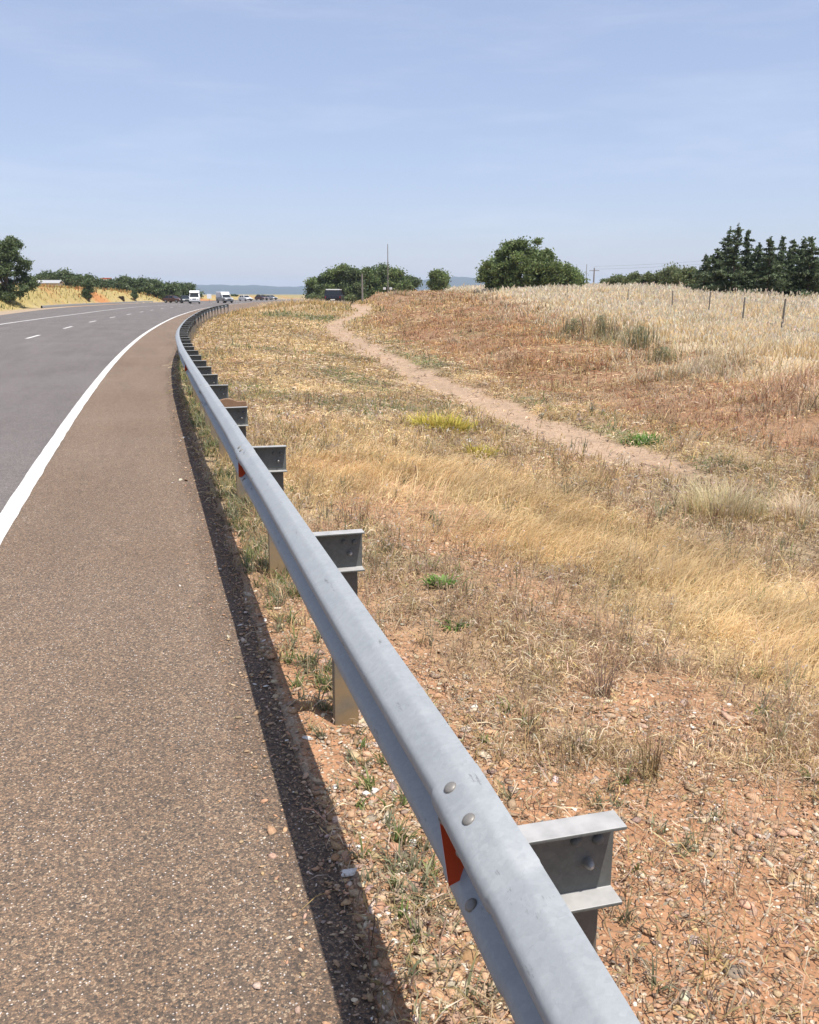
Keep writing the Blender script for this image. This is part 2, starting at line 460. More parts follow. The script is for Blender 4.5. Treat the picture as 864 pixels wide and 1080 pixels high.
def bare_mask(x, y):
    """gravelly bare soil close to the rail and in the nearest ground"""
    u = x - Xpave(y)
    a = 1 - sstep(.5, 1.1, u + (fbm(x, y, .8, 51) - .5) * .9 + .05 * np.clip(y - 4, 0, 20))
    # nearest ground: bare in front of a slanting edge
    b = 1 - sstep(-.25, .35, (y - 2.75) + .28 * (x - 1.6) * 0 + (x - .9) * .42 - .55 + (fbm(x, y, .7, 53) - .5) * 1.1)
    c = sstep(.66, .74, fbm(x, y, 2.2, 55)) * .8
    return np.clip(np.maximum(np.maximum(a * sstep(7.5, 3.5, y), b), c * sstep(1, 2, y)), 0, 1)
def bank_mask(x, y):
    v = x - Xtrack(y)
    f = Xedge(y) - x
    return sstep(1.0, 2.6, v + (fbm(x, y, 1.8, 61) - .5) * 2) * sstep(-.6, 1.2, f + (fbm(x, y, 1.7, 63) - .5) * 3.2)
def field_mask(x, y):
    return sstep(1.2, -.6, Xedge(y) - x + (fbm(x, y, 1.7, 63) - .5) * 3.2) * (y > -30)
def green_mask(x, y):
    g = sstep(.63, .73, fbm(x, y, 3.2, 71)) * .5
    for (cx, cy, rx, ry, s) in [(11.9, 63, 1.6, 9, .9), (11, 74, 2, 9, .9), (8.0, 28, .9, 4, .75), (6.8, 11.9, .35, 1.2, .9), (7.15, 16, .3, 1.4, .5), (4.6, 21, .8, 3, .6), (3.2, 14.5, .5, 1.2, .4)]:
        d = np.hypot((x - cx) / rx, (y - cy) / ry) + (fbm(x, y, .8, 73) - .5) * .9
        g = np.maximum(g, s * (1 - sstep(.6, 1.2, d)))
    return g * (1 - in_track(x, y))

C_SOIL = np.array([.335, .18, .098]); C_LITTER = np.array([.30, .222, .135]); C_GOLD = np.array([.46, .335, .18])
C_TRACK = np.array([.355, .25, .17]); C_BANK = np.array([.25, .15, .085]); C_FIELD = np.array([.44, .35, .225])
C_LEFT = np.array([.33, .26, .10]); C_GRAVEL = np.array([.33, .255, .18])

def ground_col(x, y):
    sh = np.shape(x) + (1,)
    def w(m): return np.reshape(m, sh)
    c = np.broadcast_to(C_LITTER, np.shape(x) + (3,)).copy()
    c = lerp(c, C_SOIL * 1.02, w(sstep(.52, .62, fbm(x, y, 2.5, 81)) * .4))
    c = lerp(c, C_GOLD, w(gold_mask(x, y)))
    c = lerp(c, C_SOIL, w(bare_mask(x, y)))
    c = lerp(c, C_BANK, w(bank_mask(x, y)))
    c = lerp(c, C_FIELD, w(field_mask(x, y)))
    c = lerp(c, np.array([.17, .15, .06]), w(green_mask(x, y) * .7))
    c = lerp(c, C_TRACK, w(in_track(x, y)))
    ul = Xgrassl(y) - x
    left = x < Xpave(y)
    lc = lerp(C_GRAVEL, C_LEFT, w(sstep(-.5, 1.0, ul)))
    red = sstep(.5, .62, fbm(x, y, 9, 83)) * sstep(135, 160, y)
    lc = lerp(lc, np.array([.38, .17, .06]), w(red))
    c = np.where(w(left), lc, c)
    f = sstep(260, 500, np.hypot(x, y))
    c = lerp(c, np.array([.25, .21, .10]), w(f))
    return c

def build_ground():
    rad = [0.25]
    while rad[-1] < 7400: rad.append(rad[-1] * (1.018 if rad[-1] < 40 else 1.03 if rad[-1] < 400 else 1.2))
    rad = np.array(rad)
    az = np.concatenate([np.arange(-40, 75, .4), np.arange(75, 320, 4)])   # degrees clockwise from straight ahead
    A, R = np.meshgrid(np.radians(az), rad)
    x = R * np.sin(A); y = R * np.cos(A)
    z = ground_z(x, y)
    nr, na = x.shape
    V = np.stack([x.ravel(), y.ravel(), z.ravel()], 1)
    V = np.vstack([V, [[0, 0, -.05]]])
    i = np.arange(nr - 1)[:, None]; j = np.arange(na)[None]; j2 = (j + 1) % na
    T = np.stack([i * na + j, (i + 1) * na + j, (i + 1) * na + j2, i * na + j2], -1).reshape(-1, 4)[:, ::-1]
    c = ground_col(V[:, 0], V[:, 1])
    jj = np.arange(na); cap = [[len(V) - 1, a, (a + 1) % na][::-1] for a in jj]
    grav = np.clip(.15 + .75 * bare_mask(V[:, 0], V[:, 1]) + .25 * in_track(V[:, 0], V[:, 1]), 0, 1)
    o = mesh_from('ground', V, F=cap, T=T, col=c, mat=M_GROUND, smooth=True, extra={'gravel': grav})
    tag(o, kind='structure')
build_ground()

# ------------------------------------------------------------------ road
def strip(name, ys, fl, fr, z, m, ncross=2):
    V = []; T = []
    for y in ys:
        a, b = float(fl(y)), float(fr(y))
        for k in range(ncross): V.append((a + (b - a) * k / (ncross - 1), y, z(y) if callable(z) else z))
    for i in range(len(ys) - 1):
        for k in range(ncross - 1):
            q = i * ncross + k
            T.append((q, q + 1, q + ncross + 1, q + ncross))
    return mesh_from(name, np.array(V), T=np.array(T), mat=m)
ys_road = np.concatenate([np.arange(-40, 30, .25), np.arange(30, 421, 1.0)])
def XpaveL(y): return Xgrassl(y) + 3.2
o = strip('road', ys_road, XpaveL, Xwhite, 0, M_ROAD); tag(o, kind='structure')
# shoulder with a slightly broken outer edge
jag = {float(y): (vnoise(y, 0, .35, 5) - .5) * .05 + (vnoise(y, 3, 1.7, 6) - .5) * .06 for y in ys_road}
def shoulder():
    V = []; T = []; ED = []
    fine = np.concatenate([np.arange(-6, 24, .06), np.arange(24, 421, 1.0)])
    for y in fine:
        e = float(Xpave(y)) - .02 + float((vnoise(y, 0, .22, 5) - .5) * .05 + (vnoise(y, 3, 1.7, 6) - .5) * .06)
        a = float(Xwhite(y))
        q = e - .24 + float((vnoise(y, 1, .5, 9) - .5) * .05 + (vnoise(y, 7, .09, 9) - .5) * .03)
        V += [(a, y, 0), (q, y, 0), (q + .03, y, 0), (e, y, -.006), (e + .02, y, -.05)]; ED += [0, 0, 1, 1, 1]
    for i in range(len(fine) - 1):
        for k in range(4):
            q = i * 5 + k; T.append((q, q + 1, q + 6, q + 5))
    o = mesh_from('road_shoulder', np.array(V), T=np.array(T), mat=M_SHOULDER, extra={'edge': ED}); tag(o, kind='structure')
shoulder()
s = strip('road_marking_edge_line', ys_road, lambda y: Xwhite(y) - .072 + (vnoise(y, 5, .12, 33) - .5) * .012, lambda y: Xwhite(y) + .072 + (vnoise(y, 9, .12, 34) - .5) * .012, .004, M_PAINT); tag(s, kind='structure')
Xleftl = spline([(-40, -9.6), (30, -9.3), (58, -8.35), (65, -7.8), (76.6, -6.9), (85, -6.0), (107, -4.2), (135, -1.0), (180, 9), (260, 30), (340, 58), (420, 92)])
s = strip('road_marking_far_line', ys_road, lambda y: Xleftl(y) - .09, lambda y: Xleftl(y) + .09, .004, M_PAINT); tag(s, kind='structure')
def dashes():
    V = []; T = []
    y = 38.9 - 10.9 * 6
    while y < 330:
        ss = np.linspace(y, y + 3.3, 6); b = len(V)
        for q in ss:
            x = float(lerp(Xwhite(q), Xleftl(q), .50 if q < 60 else .5)); V += [(x - .07, q, .004), (x + .07, q, .004)]
        for i in range(5): T.append((b + 2 * i, b + 2 * i + 1, b + 2 * i + 3, b + 2 * i + 2))
        y += 10.9
    s = mesh_from('road_marking_dashes', np.array(V), T=np.array(T), mat=M_PAINT); tag(s, kind='structure')
dashes()

# ------------------------------------------------------------------ guard rail
TOP = .82
TILT = math.radians(9)
def beam_profile():
    up = [(0, 0), (.034, .0028), (.041, .0048), (.048, .0090), (.083, .0310), (.0905, .0375), (.0945, .047), (.0955, .058), (.094, .070), (.086, .081), (.046, .106), (.016, .122), (.004, .135), (0, .148)]
    pts = up + [(u, .296 - v) for u, v in up[-2::-1]]
    out = []
    for u, v in pts:     # lean the beam forward at its top
        v = v * .92
        out.append((-(u * math.cos(TILT) - v * math.sin(TILT)) , TOP - (v * math.cos(TILT) + u * math.sin(TILT) * .35)))
    return out            # (x offset from rail line, z)
PROF = beam_profile()
def rail_frame(y):
    d = float(Xrail(y + .3) - Xrail(y - .3)) / .6
    t = Vector((d, 1, 0)).normalized(); n = Vector((t.y, -t.x, 0))
    return Vector((float(Xrail(y)), y, 0)), t, n
rail = empty('guard_rail', (.565, 1.24, 0))
tag(rail, 'galvanised steel guard rail on channel posts curving away along the road shoulder', 'guard rail')
R0 = Vector(rail.location)

def beam(y0, y1, k):
    ys = np.arange(y0, y1 + .01, .35 if y0 < 30 else .8); th = .004
    if y1 - ys[-1] > .02: ys = np.append(ys, y1)
    ys = sorted(set(list(ys) + [y1 - .32, y1 - .315]))
    prof = PROF
    # outward normals of the profile
    P = np.array(prof); d = np.gradient(P, axis=0); nn = np.stack([d[:, 1], -d[:, 0]], 1); nn /= np.linalg.norm(nn, axis=1, keepdims=True)
    if nn[7][0] > 0: nn = -nn
    V = []; F = []; n = len(prof)
    for y in ys:
        p, t, nr = rail_frame(y)
        lap = .0038 if y > y1 - .318 else 0.0
        dent = (vnoise(y, k, 1.3, 90) - .5) * .008 + (vnoise(y, 0, .4, 91) - .5) * .003
        zz = (vnoise(y, 0, 5.0, 95) - .5) * .02 * (y > 6)
        for side in (1, 0):
            for (px, pz), (nx, nz) in zip(P, nn):
                off = lap + (th if side else 0)
                V.append(p + nr * (px + nx * off + dent * (1 if abs(nz) < .8 else .3)) + Vector((0, 0, pz + nz * off + zz)) - R0)
    m = 2 * n
    for i in range(len(ys) - 1):
        for j in range(n - 1):
            F.append([i * m + j, i * m + j + 1, (i + 1) * m + j + 1, (i + 1) * m + j])
            F.append([i * m + n + j + 1, i * m + n + j, (i + 1) * m + n + j, (i + 1) * m + n + j + 1])
        for j, j2 in ((0, n), (n - 1, 2 * n - 1)):
            f = [i * m + j, (i + 1) * m + j, (i + 1) * m + j2, i * m + j2]; F.append(f if j == 0 else f[::-1])
    for i in (0, len(ys) - 1):
        for j in range(n - 1):
            f = [i * m + j, i * m + n + j, i * m + n + j + 1, i * m + j + 1]; F.append(f if i == 0 else f[::-1])
    b = MB(); b.V = [tuple(v) for v in V]; b.F = F
    ob = b.build('rail_beam', M_RAIL, rail, smooth=True)
    try:
        ob.data.set_sharp_from_angle(angle=math.radians(50))
    except Exception: pass
    # splice bolts, child of the beam
    if y0 < 26:
        for yy in (y1 - .035, y1 - .145):
            p, t, nr = rail_frame(yy)
            for idx in (3, 9, len(prof) - 10, len(prof) - 4):
                bb = MB(); pm = (P[idx] + P[idx + (1 if idx < len(prof) / 2 else -1)]) / 2 if idx in (3, len(prof) - 4) else P[idx]
                bb = MB(); c = p + nr * (pm[0] + nn[idx][0] * .009) + Vector((0, 0, pm[1] + nn[idx][1] * .009)) - R0
                ax = nr * nn[idx][0] + Vector((0, 0, nn[idx][1]))
                bb.dome(c, ax, .0135, .0055); bb.build('bolt', M_RUSTBOLT, ob, smooth=True)
    return ob

splices = [-6.85, -2.75, 1.47, 5.5, 9.55]
while splices[-1] < 84: splices.append(splices[-1] + 4.1)
for k in range(len(splices) - 1):
    beam(splices[k] - .33 if k else splices[k], splices[k + 1], k)

# reflectors: folded red plates standing in the valley of the beam
def reflector(y):
    p, t, nr = rail_frame(y)
    b = MB(); mid = PROF[13]
    n = -nr
    c = p + nr * mid[0] + Vector((0, 0, mid[1])) - R0
    # trapezoid facing back along the road, wide at the beam face
    def q(out, up, al): return c + n * out + Vector((0, 0, up)) + t * al
    th = .004
    a = [q(.006, .028, .0), q(.092, .052, .0), q(.098, -.055, -.0), q(.006, -.028, 0)]
    a = [q(.006, .03, .19), q(.09, .045, .105), q(.104, -.058, -.025), q(.006, -.058, .02)]
    o2 = [v + t * th + Vector((0, 0, .002)) for v in a]
    b.add(a + o2, [(0, 1, 2, 3), (7, 6, 5, 4), (0, 4, 5, 1), (1, 5, 6, 2), (2, 6, 7, 3), (3, 7, 4, 0)])
    b.build('reflector', M_RED, rail)
for y in (1.41, 5.45, 13.5): reflector(y)

def make_post(bolts=True):
    """post-local: x right of the rail line, y along, z up"""
    m = MB()
    w, d, t = .105, .05, .006
    x0, x1 = .078, .178
    # channel section: web faces back along the road, flanges run forward
    poly = [(x0, 0), (x1, 0), (x1, d), (x1 - t, d), (x1 - t, t), (x0 + t, t), (x0 + t, d), (x0, d)]
    m.prism(poly, 2, -.55, TOP - .035)
    post = m.build('post', M_POST, None, bevel=.0015)
    b = MB()
    z0, z1 = .662, TOP + .002
    yy = -.004
    fl = .052
    b.prism([(yy, z0), (yy - .006, z0), (yy - .006, z0)], 0, 0, 0) if False else None
    prof = [(yy, z0), (yy, z1), (yy - fl, z1), (yy - fl, z1 - .007), (yy - .006, z1 - .007), (yy - .006, z0 + .007), (yy - fl, z0 + .007), (yy - fl, z0)]
    b.prism(prof, 0, -.012, .196)
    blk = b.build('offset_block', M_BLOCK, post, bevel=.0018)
    if bolts:
        for (bx, bz, mt, r) in ((.122, .775, M_POST, .011), (.164, .772, M_POST, .011), (.146, .728, M_BOLT, .010)):
            k = MB(); k.dome((bx, yy - .006, bz), (0, -1, 0), r, .020 if mt is M_BOLT else .010); k.build('bolt', mt, post, smooth=True)
    return post
near_post = make_post(True); far_post = make_post(False)
post_y = [-4.95, -2.9, -.82, 1.28, 3.32, 5.36, 7.42, 9.35]
while post_y[-1] < 25: post_y.append(post_y[-1] + 1.18)
while post_y[-1] < 84: post_y.append(post_y[-1] + (2.05 if post_y[-1] < 40 else 4.1))
near_used = False; far_used = False
for i, y in enumerate(post_y):
    if y < 12:
        o = copy_tree(near_post, rail) if near_used else near_post; near_used = True
    else:
        o = copy_tree(far_post, rail) if far_used else far_post; far_used = True
    o.parent = rail
    p, t, n = rail_frame(y)
    o.location = p - R0 + Vector((0, 0, random.uniform(-.006, .004)))
    o.rotation_euler = (random.uniform(-.02, .02), random.uniform(-.015, .015), math.atan2(n.y, n.x) + random.uniform(-.02, .02))
# an odd bowed timber spacer on an extra post
p, t, n = rail_frame(8.25)
m = MB()
arc = [(.0 + .27 * k / 10, .765 + .028 * math.sin(math.pi * min(1, k / 7))) for k in range(11)]
m.prism(arc + [(x, .70) for x, z in arc[::-1]], 1, 0, .05)
o = m.build('spacer', M_RUSTY, rail, bevel=.003); o.location = p - R0; o['label'] = 'bowed brown timber spacer behind the beam'

# ------------------------------------------------------------------ wire fence
fence = empty('wire_fence', (19.4, 24.3, gz(19.4, 24.3)))
tag(fence, 'sparse wire fence of thin grey posts along the edge of the pale field', 'fence')
fy = [12.3, 18.2, 24.6, 30.0, 36.0, 43.5, 54, 72, 95]
F0 = Vector(fence.location); tops = []
for k, y in enumerate(fy):
    x = float(Xfence(y)); z = gz(x, y); h = 1.22 + random.uniform(-.08, .1)
    m = MB(); lean = Vector((random.uniform(-.12, .12), random.uniform(-.06, .06), 0))
    b0 = Vector((x, y, z - .3)) - F0
    m.tube([b0, b0 + Vector((0, 0, .9)) + lean * .7, b0 + Vector((0, 0, h + .3)) + lean], [.036, .033, .028], 8)
    m.build('post', M_WOODPOST, fence); tops.append((b0 + Vector((0, 0, .3)), lean))
for hh in (.45, .8, 1.12):
    m = MB(); pts = []
    for (b0, ln) in tops: pts.append(b0 + Vector((0, 0, hh)) + ln * .8)
    pp = []
    for a, c in zip(pts[:-1], pts[1:]):
        for q in range(5):
            f = q / 5; pp.append(a.lerp(c, f) - Vector((0, 0, .06 * 4 * f * (1 - f))))
    pp.append(pts[-1])
    m.tube(pp, .003, 5); m.build('wire', M_WIRE, fence)

# ------------------------------------------------------------------ grass and ground cover
def blades(P, h, w, az, lean, cb, ct, droop=.35, tip_w=0.0, face=None):
    """three-section curved blades. P (n,3) roots, az lean direction (rad), lean 0..1.4 (rad from vertical)."""
    n = len(P)
    d = np.stack([np.cos(az), np.sin(az), np.zeros(n)], 1)
    fa = az + math.pi / 2 + rng.normal(0, .5, n) if face is None else face
    s = np.stack([np.cos(fa), np.sin(fa), np.zeros(n)], 1) * (w / 2)[:, None]
    l1 = lean * .55; l2 = lean + droop
    m = P + h[:, None] * .5 * (d * np.sin(l1)[:, None] + np.array([0, 0, 1.]) * np.cos(l1)[:, None])
    t = m + h[:, None] * .5 * (d * np.sin(l2)[:, None] + np.array([0, 0, 1.]) * np.cos(l2)[:, None])
    V = np.stack([P - s, P + s, m - s * .8, m + s * .8, t], 1).reshape(-1, 3)
    b = (np.arange(n) * 5)[:, None]
    T = np.concatenate([b + np.array([0, 1, 3]), b + np.array([0, 3, 2]), b + np.array([2, 3, 4])], 0)
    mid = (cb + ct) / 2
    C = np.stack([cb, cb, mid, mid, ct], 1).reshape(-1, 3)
    return V, T, C

class Stuff:
    def __init__(s): s.V = []; s.T = []; s.C = []; s.n = 0
    def add(s, V, T, C):
        s.V.append(V); s.T.append(T + s.n); s.C.append(C); s.n += len(V)
    def build(s, name, m, label, cat, smooth=False):
        o = mesh_from(name, np.concatenate(s.V), T=np.concatenate(s.T), col=np.concatenate(s.C), mat=m, smooth=smooth)
        return tag(o, label, cat, kind='stuff')

def leaf_quads(C, size, cols, jit=.2, flat=.0, tintz=None):
    n = len(C)
    a = rng.normal(0, 1, (n, 3)); a[:, 2] *= (1 - flat); a /= np.linalg.norm(a, axis=1, keepdims=True)
    b = np.cross(a, rng.normal(0, 1, (n, 3))); b /= np.linalg.norm(b, axis=1, keepdims=True)
    s = (size * rng.uniform(.6, 1.4, n))[:, None]
    V = np.stack([C - a * s, C + b * s * .55, C + a * s, C - b * s * .55], 1).reshape(-1, 3)
    q = (np.arange(n) * 4)[:, None]
    T = np.concatenate([q + np.array([0, 1, 2]), q + np.array([0, 2, 3])])
    return V, T, np.repeat(pal(cols, n, jit), 4, 0)

AZ0, AZ1 = math.radians(-20), math.radians(52)
def scatter(n, r0, r1, power=1.0):
    """random places in the wedge ahead; density falls with distance ~ r^-(1+power)"""
    u = rng.random(n)
    if abs(power - 1) < 1e-6: r = r0 * (r1 / r0) ** u
    else:
        e = 1 - power; r = (r0 ** e + u * (r1 ** e - r0 ** e)) ** (1 / e)
    a = rng.uniform(AZ0, AZ1, n)
    return r * np.sin(a), r * np.cos(a), r

def pal(cols, n, jit=.12):
    cols = np.array(cols); k = rng.integers(0, len(cols), n)
    return cols[k] * rng.normal(1, jit, (n, 1)) * rng.normal(1, .04, (n, 3))

S_TAN = [(.49, .38, .21), (.53, .42, .25), (.42, .31, .16), (.57, .47, .30), (.42, .34, .19)]
S_GREY = [(.38, .29, .21), (.46, .36, .27), (.28, .20, .14), (.54, .45, .35), (.40, .27, .19)]
S_GOLD = [(.69, .57, .36), (.63, .51, .30), (.73, .62, .43), (.66, .54, .35), (.56, .44, .25), (.48, .36, .19)]
S_PALE = [(.63, .53, .38), (.68, .58, .43), (.58, .47, .32), (.62, .50, .33), (.55, .43, .28)]
S_BANK = [(.43, .26, .16), (.46, .31, .19), (.36, .195, .125), (.48, .35, .21), (.35, .18, .115), (.42, .31, .18)]
S_GREEN = [(.14, .17, .05), (.18, .20, .07), (.20, .21, .09), (.11, .15, .045)]
S_GREYGREEN = [(.20, .20, .12), (.26, .24, .15), (.17, .18, .10)]
S_LEFT = [(.42, .34, .12), (.38, .31, .11), (.36, .31, .12), (.27, .26, .10), (.32, .28, .12)]

for _p, _m in ((S_TAN, (.93, .88, .77)), (S_GREY, (.93, .88, .78)), (S_BANK, (.86, .78, .68)), (S_GOLD, (.99, .94, .83))):
    _p[:] = [tuple(q * k for q, k in zip(c, _m)) for c in _p]
def zones(x, y):
    u = x - Xpave(y)
    tr = in_track(x, y); bk = bank_mask(x, y); fd = field_mask(x, y); gd = gold_mask(x, y); br = bare_mask(x, y)
    return u, tr, bk, fd, gd, br

def width(r, base): return np.maximum(base, r * .00085) * rng.uniform(.7, 1.3, len(r))
def root(x, y): return np.stack([x, y, ground_z(x, y) - .008], 1)

wind = math.radians(-35)      # the way the flattened grass lies
def verge_grass():
    S = Stuff()
    x, y, r = scatter(520000, 1.3, 150, .5)
    u, tr, bk, fd, gd, br = zones(x, y)
    clump = sstep(.38, .62, fbm(x, y, .32, 101, 3))
    patch = sstep(.3, .6, fbm(x, y, 1.7, 103))
    keep = (u > .06) & (rng.random(len(x)) < (.15 + .85 * clump) * (.3 + .7 * patch) * (1 - .985 * br) * (1 - .97 * tr) * (1 - fd) * (1 - .85 * bk))
    x, y, r, u, gd = x[keep], y[keep], r[keep], u[keep], gd[keep]; n = len(x)
    h = rng.gamma(4, .035, n) * np.interp(r, [1, 6, 30, 100], [.75, 1.0, 1.5, 2.2]); h = np.clip(h, .03, .5) * (1 + 1.1 * np.clip(mound(x, y), 0, 1))
    g = rng.random(n) < .85 * green_mask(x, y) + .05 + .16 * sstep(.5, .62, fbm(x, y, 2.1, 75))
    cb = np.where((fbm(x, y, 1.4, 105) + rng.normal(0, .1, n) > .5)[:, None], pal(S_TAN, n), pal(S_GREY, n))
    warm = sstep(5, 14, r)[:, None]
    cb = lerp(cb, pal(S_TAN, n) * np.array([1.03, .97, .8]), warm * .8)
    gold = (gd > rng.random(n))[:, None]
    cb = np.where(gold, pal(S_GOLD, n), cb)
    cb = np.where(g[:, None], np.where((rng.random(n) < .5)[:, None], pal(S_GREEN, n), pal(S_GREYGREEN, n)), cb)
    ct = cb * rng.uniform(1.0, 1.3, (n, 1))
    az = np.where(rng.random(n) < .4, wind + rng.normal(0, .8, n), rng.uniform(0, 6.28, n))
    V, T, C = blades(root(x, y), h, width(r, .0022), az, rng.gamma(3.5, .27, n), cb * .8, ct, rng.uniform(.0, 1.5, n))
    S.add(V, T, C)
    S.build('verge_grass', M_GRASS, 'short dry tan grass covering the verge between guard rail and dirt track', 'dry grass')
verge_grass()

def golden_grass():
    S = Stuff()
    n = 260000
    x = rng.uniform(1.2, 8.5, n); y = rng.uniform(1.5, 16, n)
    gd = gold_mask(x, y); u, tr, bk, fd, _, br = zones(x, y)
    keep = rng.random(n) < gd * (1 - tr) * (1 - bk) * (1 - .6 * br) * (.22 + .78 * sstep(.36, .56, fbm(x, y, .6, 125))) * np.interp(np.hypot(x, y), [3, 6, 16], [1, .85, .45])
    x, y = x[keep], y[keep]; n = len(x); r = np.hypot(x, y)
    flow = wind + (fbm(x, y, 1.1, 121) - .5) * 3.2
    h = rng.uniform(.10, .36, n) * lerp(.6, 1.15, fbm(x, y, .9, 127))
    cb = pal(S_GOLD, n, .1); ct = pal(S_PALE, n, .1) * np.array([1.2, 1.08, .88])
    pl = sstep(.5, .62, fbm(x, y, .8, 123))[:, None]
    ct = lerp(ct * .9, ct * 1.18, pl); cb = lerp(cb * .85, cb * 1.1, pl)
    V, T, C = blades(root(x, y), h, width(r, .002), flow + rng.normal(0, .5, n), rng.uniform(.6, 1.35, n), cb * .95, ct, rng.uniform(.05, .5, n))
    S.add(V, T, C)
    S.build('golden_grass', M_GRASS, 'fine golden barley grass lying flattened in windblown swirls on the verge', 'golden grass')
golden_grass()

def bank_grass():
    S = Stuff()
    n = 420000
    x, y, r = scatter(n, 6, 130, .7)
    u, tr, bk, fd, gd, br = zones(x, y)
    keep = (rng.random(n) < bk * (1 - tr) * (.06 + .94 * sstep(.38, .6, fbm(x, y, .8, 131)))) & (x > Xtrack(y))
    x, y, r = x[keep], y[keep], r[keep]; n = len(x)
    ff = Xedge(y) - x
    tall = sstep(5, .5, ff)
    h = rng.gamma(4, .038, n) * (1 + 1.0 * tall) * np.interp(r, [8, 60], [1, 1.5])
    pk = fbm(x, y, 2.6, 133) + rng.normal(0, .07, n)
    h = h * lerp(.55, 1.35, sstep(.35, .65, fbm(x, y, 1.3, 137)))
    cb = np.where((pk > .5)[:, None], pal(S_BANK, n), pal(S_TAN, n) * np.array([1.05, .86, .7]))
    cb = np.where((rng.random(n) < tall * .7)[:, None], pal(S_PALE, n) * .85, cb)
    g = rng.random(n) < .75 * green_mask(x, y) + .03 + .38 * tall * sstep(.46, .58, fbm(x, y, 1.6, 135))
    cb = np.where(g[:, None], pal(S_GREYGREEN, n), cb)
    rp = sstep(.50, .62, fbm(x * 1.6, y * .6, 2.6, 134))[:, None]; cb = lerp(cb, pal([(.36, .205, .14), (.31, .18, .125), (.42, .26, .17)], n), rp * .65)
    hd = sstep(.56, .66, fbm(x * 1.5, y * .6, 2.2, 136))[:, None]; cb = lerp(cb, pal([(.27, .25, .14), (.22, .19, .11), (.33, .29, .16)], n), hd * .6)
    mt = fbm(x, y, 1.2, 139); cb = cb * lerp(.72, 1.28, sstep(.32, .68, mt))[:, None]
    pale = sstep(.56, .68, fbm(x, y, 1.9, 138))[:, None]; cb = lerp(cb, pal(S_PALE, n) * .95, pale * .6)
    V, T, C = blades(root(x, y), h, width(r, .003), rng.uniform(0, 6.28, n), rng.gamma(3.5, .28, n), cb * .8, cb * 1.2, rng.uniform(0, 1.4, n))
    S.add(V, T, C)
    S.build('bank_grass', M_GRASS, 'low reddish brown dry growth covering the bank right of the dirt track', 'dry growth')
bank_grass()

def field_grass():
    S = Stuff()
    n = 330000
    x, y, r = scatter(n, 9, 190, .55)
    fd = field_mask(x, y)
    keep = (rng.random(n) < fd * (.35 + .65 * sstep(-.5, 3, x - Xedge(y))))
    x, y, r = x[keep], y[keep], r[keep]; n = len(x)
    edge = sstep(3, 0, np.abs(Xfence(y) - x)); low = .42 + .18 * sstep(0, 3, x - Xedge(y)) + .40 * sstep(-.5, 3.5, x - Xfence(y) + (fbm(x, y, 2.2, 145) - .5) * 3)
    h = rng.normal(.70, .15, n) * (.45 + 1.1 * fbm(x, y, 2.4, 141)) + .06 * edge
    h = np.clip(h * low, .12, 1.1)
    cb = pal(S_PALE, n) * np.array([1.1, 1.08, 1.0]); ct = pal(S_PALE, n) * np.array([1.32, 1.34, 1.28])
    h = h * (1 + .12 * sstep(35, 70, r))
    gg = fbm(x, y, 6, 143)
    cb = lerp(cb, cb * np.array([.97, .88, .74]), sstep(.42, .6, gg)[:, None]); ct = lerp(ct, ct * np.array([.98, .93, .84]), sstep(.42, .6, gg)[:, None])
    dk = sstep(.5, .66, fbm(x, y, 1.1, 147))[:, None]; cb = cb * (1 - .3 * dk); ct = ct * (1 - .2 * dk)
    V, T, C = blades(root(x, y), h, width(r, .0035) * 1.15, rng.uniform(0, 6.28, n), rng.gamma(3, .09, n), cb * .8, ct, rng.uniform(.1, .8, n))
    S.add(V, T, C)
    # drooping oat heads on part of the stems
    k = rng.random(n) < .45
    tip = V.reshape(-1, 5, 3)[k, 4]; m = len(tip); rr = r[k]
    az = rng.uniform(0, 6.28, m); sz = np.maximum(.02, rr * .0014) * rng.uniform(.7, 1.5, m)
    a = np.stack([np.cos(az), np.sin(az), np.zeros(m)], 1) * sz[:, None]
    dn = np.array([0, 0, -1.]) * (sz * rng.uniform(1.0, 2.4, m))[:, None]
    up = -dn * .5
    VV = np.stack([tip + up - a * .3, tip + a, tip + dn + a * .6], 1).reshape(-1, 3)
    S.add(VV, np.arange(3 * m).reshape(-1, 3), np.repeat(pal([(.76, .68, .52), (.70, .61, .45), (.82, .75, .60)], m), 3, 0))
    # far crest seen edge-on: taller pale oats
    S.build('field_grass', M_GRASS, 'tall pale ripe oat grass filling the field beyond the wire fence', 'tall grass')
field_grass()

def left_grass():
    S = Stuff()
    n = 150000
    r = 30 * (260 / 30) ** rng.random(n); a = rng.uniform(math.radians(-24), math.radians(8), n)
    x, y = r * np.sin(a), r * np.cos(a)
    ul = Xgrassl(y) - x
    keep = (ul > .3) & (rng.random(n) < sstep(.2, 3, ul) * (.4 + .6 * sstep(.4, .6, fbm(x, y, 2, 151))))
    x, y, r, ul = x[keep], y[keep], r[keep], ul[keep]; n = len(x)
    h = rng.uniform(.3, .8, n)
    cb = pal(S_LEFT, n); red = rng.random(n) < sstep(130, 160, y) * (.55 + .45 * sstep(.45, .6, fbm(x, y, 9, 83)))
    cb = np.where(red[:, None], pal([(.44, .25, .09), (.38, .20, .075), (.48, .29, .11)], n), cb)
    g = rng.random(n) < .5 * sstep(.5, .62, fbm(x, y, 5, 153)) * sstep(150, 120, y) + .25 * sstep(130, 100, y)
    cb = np.where(g[:, None], pal([(.22, .22, .08), (.18, .19, .07)], n), cb)
    V, T, C = blades(root(x, y), h, width(r, .01), rng.uniform(0, 6.28, n), rng.gamma(3, .15, n), cb * .85, cb * 1.15, rng.uniform(0, .7, n))
    S.add(V, T, C)
    S.build('left_bank_grass', M_GRASS, 'yellow grass covering the bank beyond the far side of the road', 'yellow grass')
left_grass()

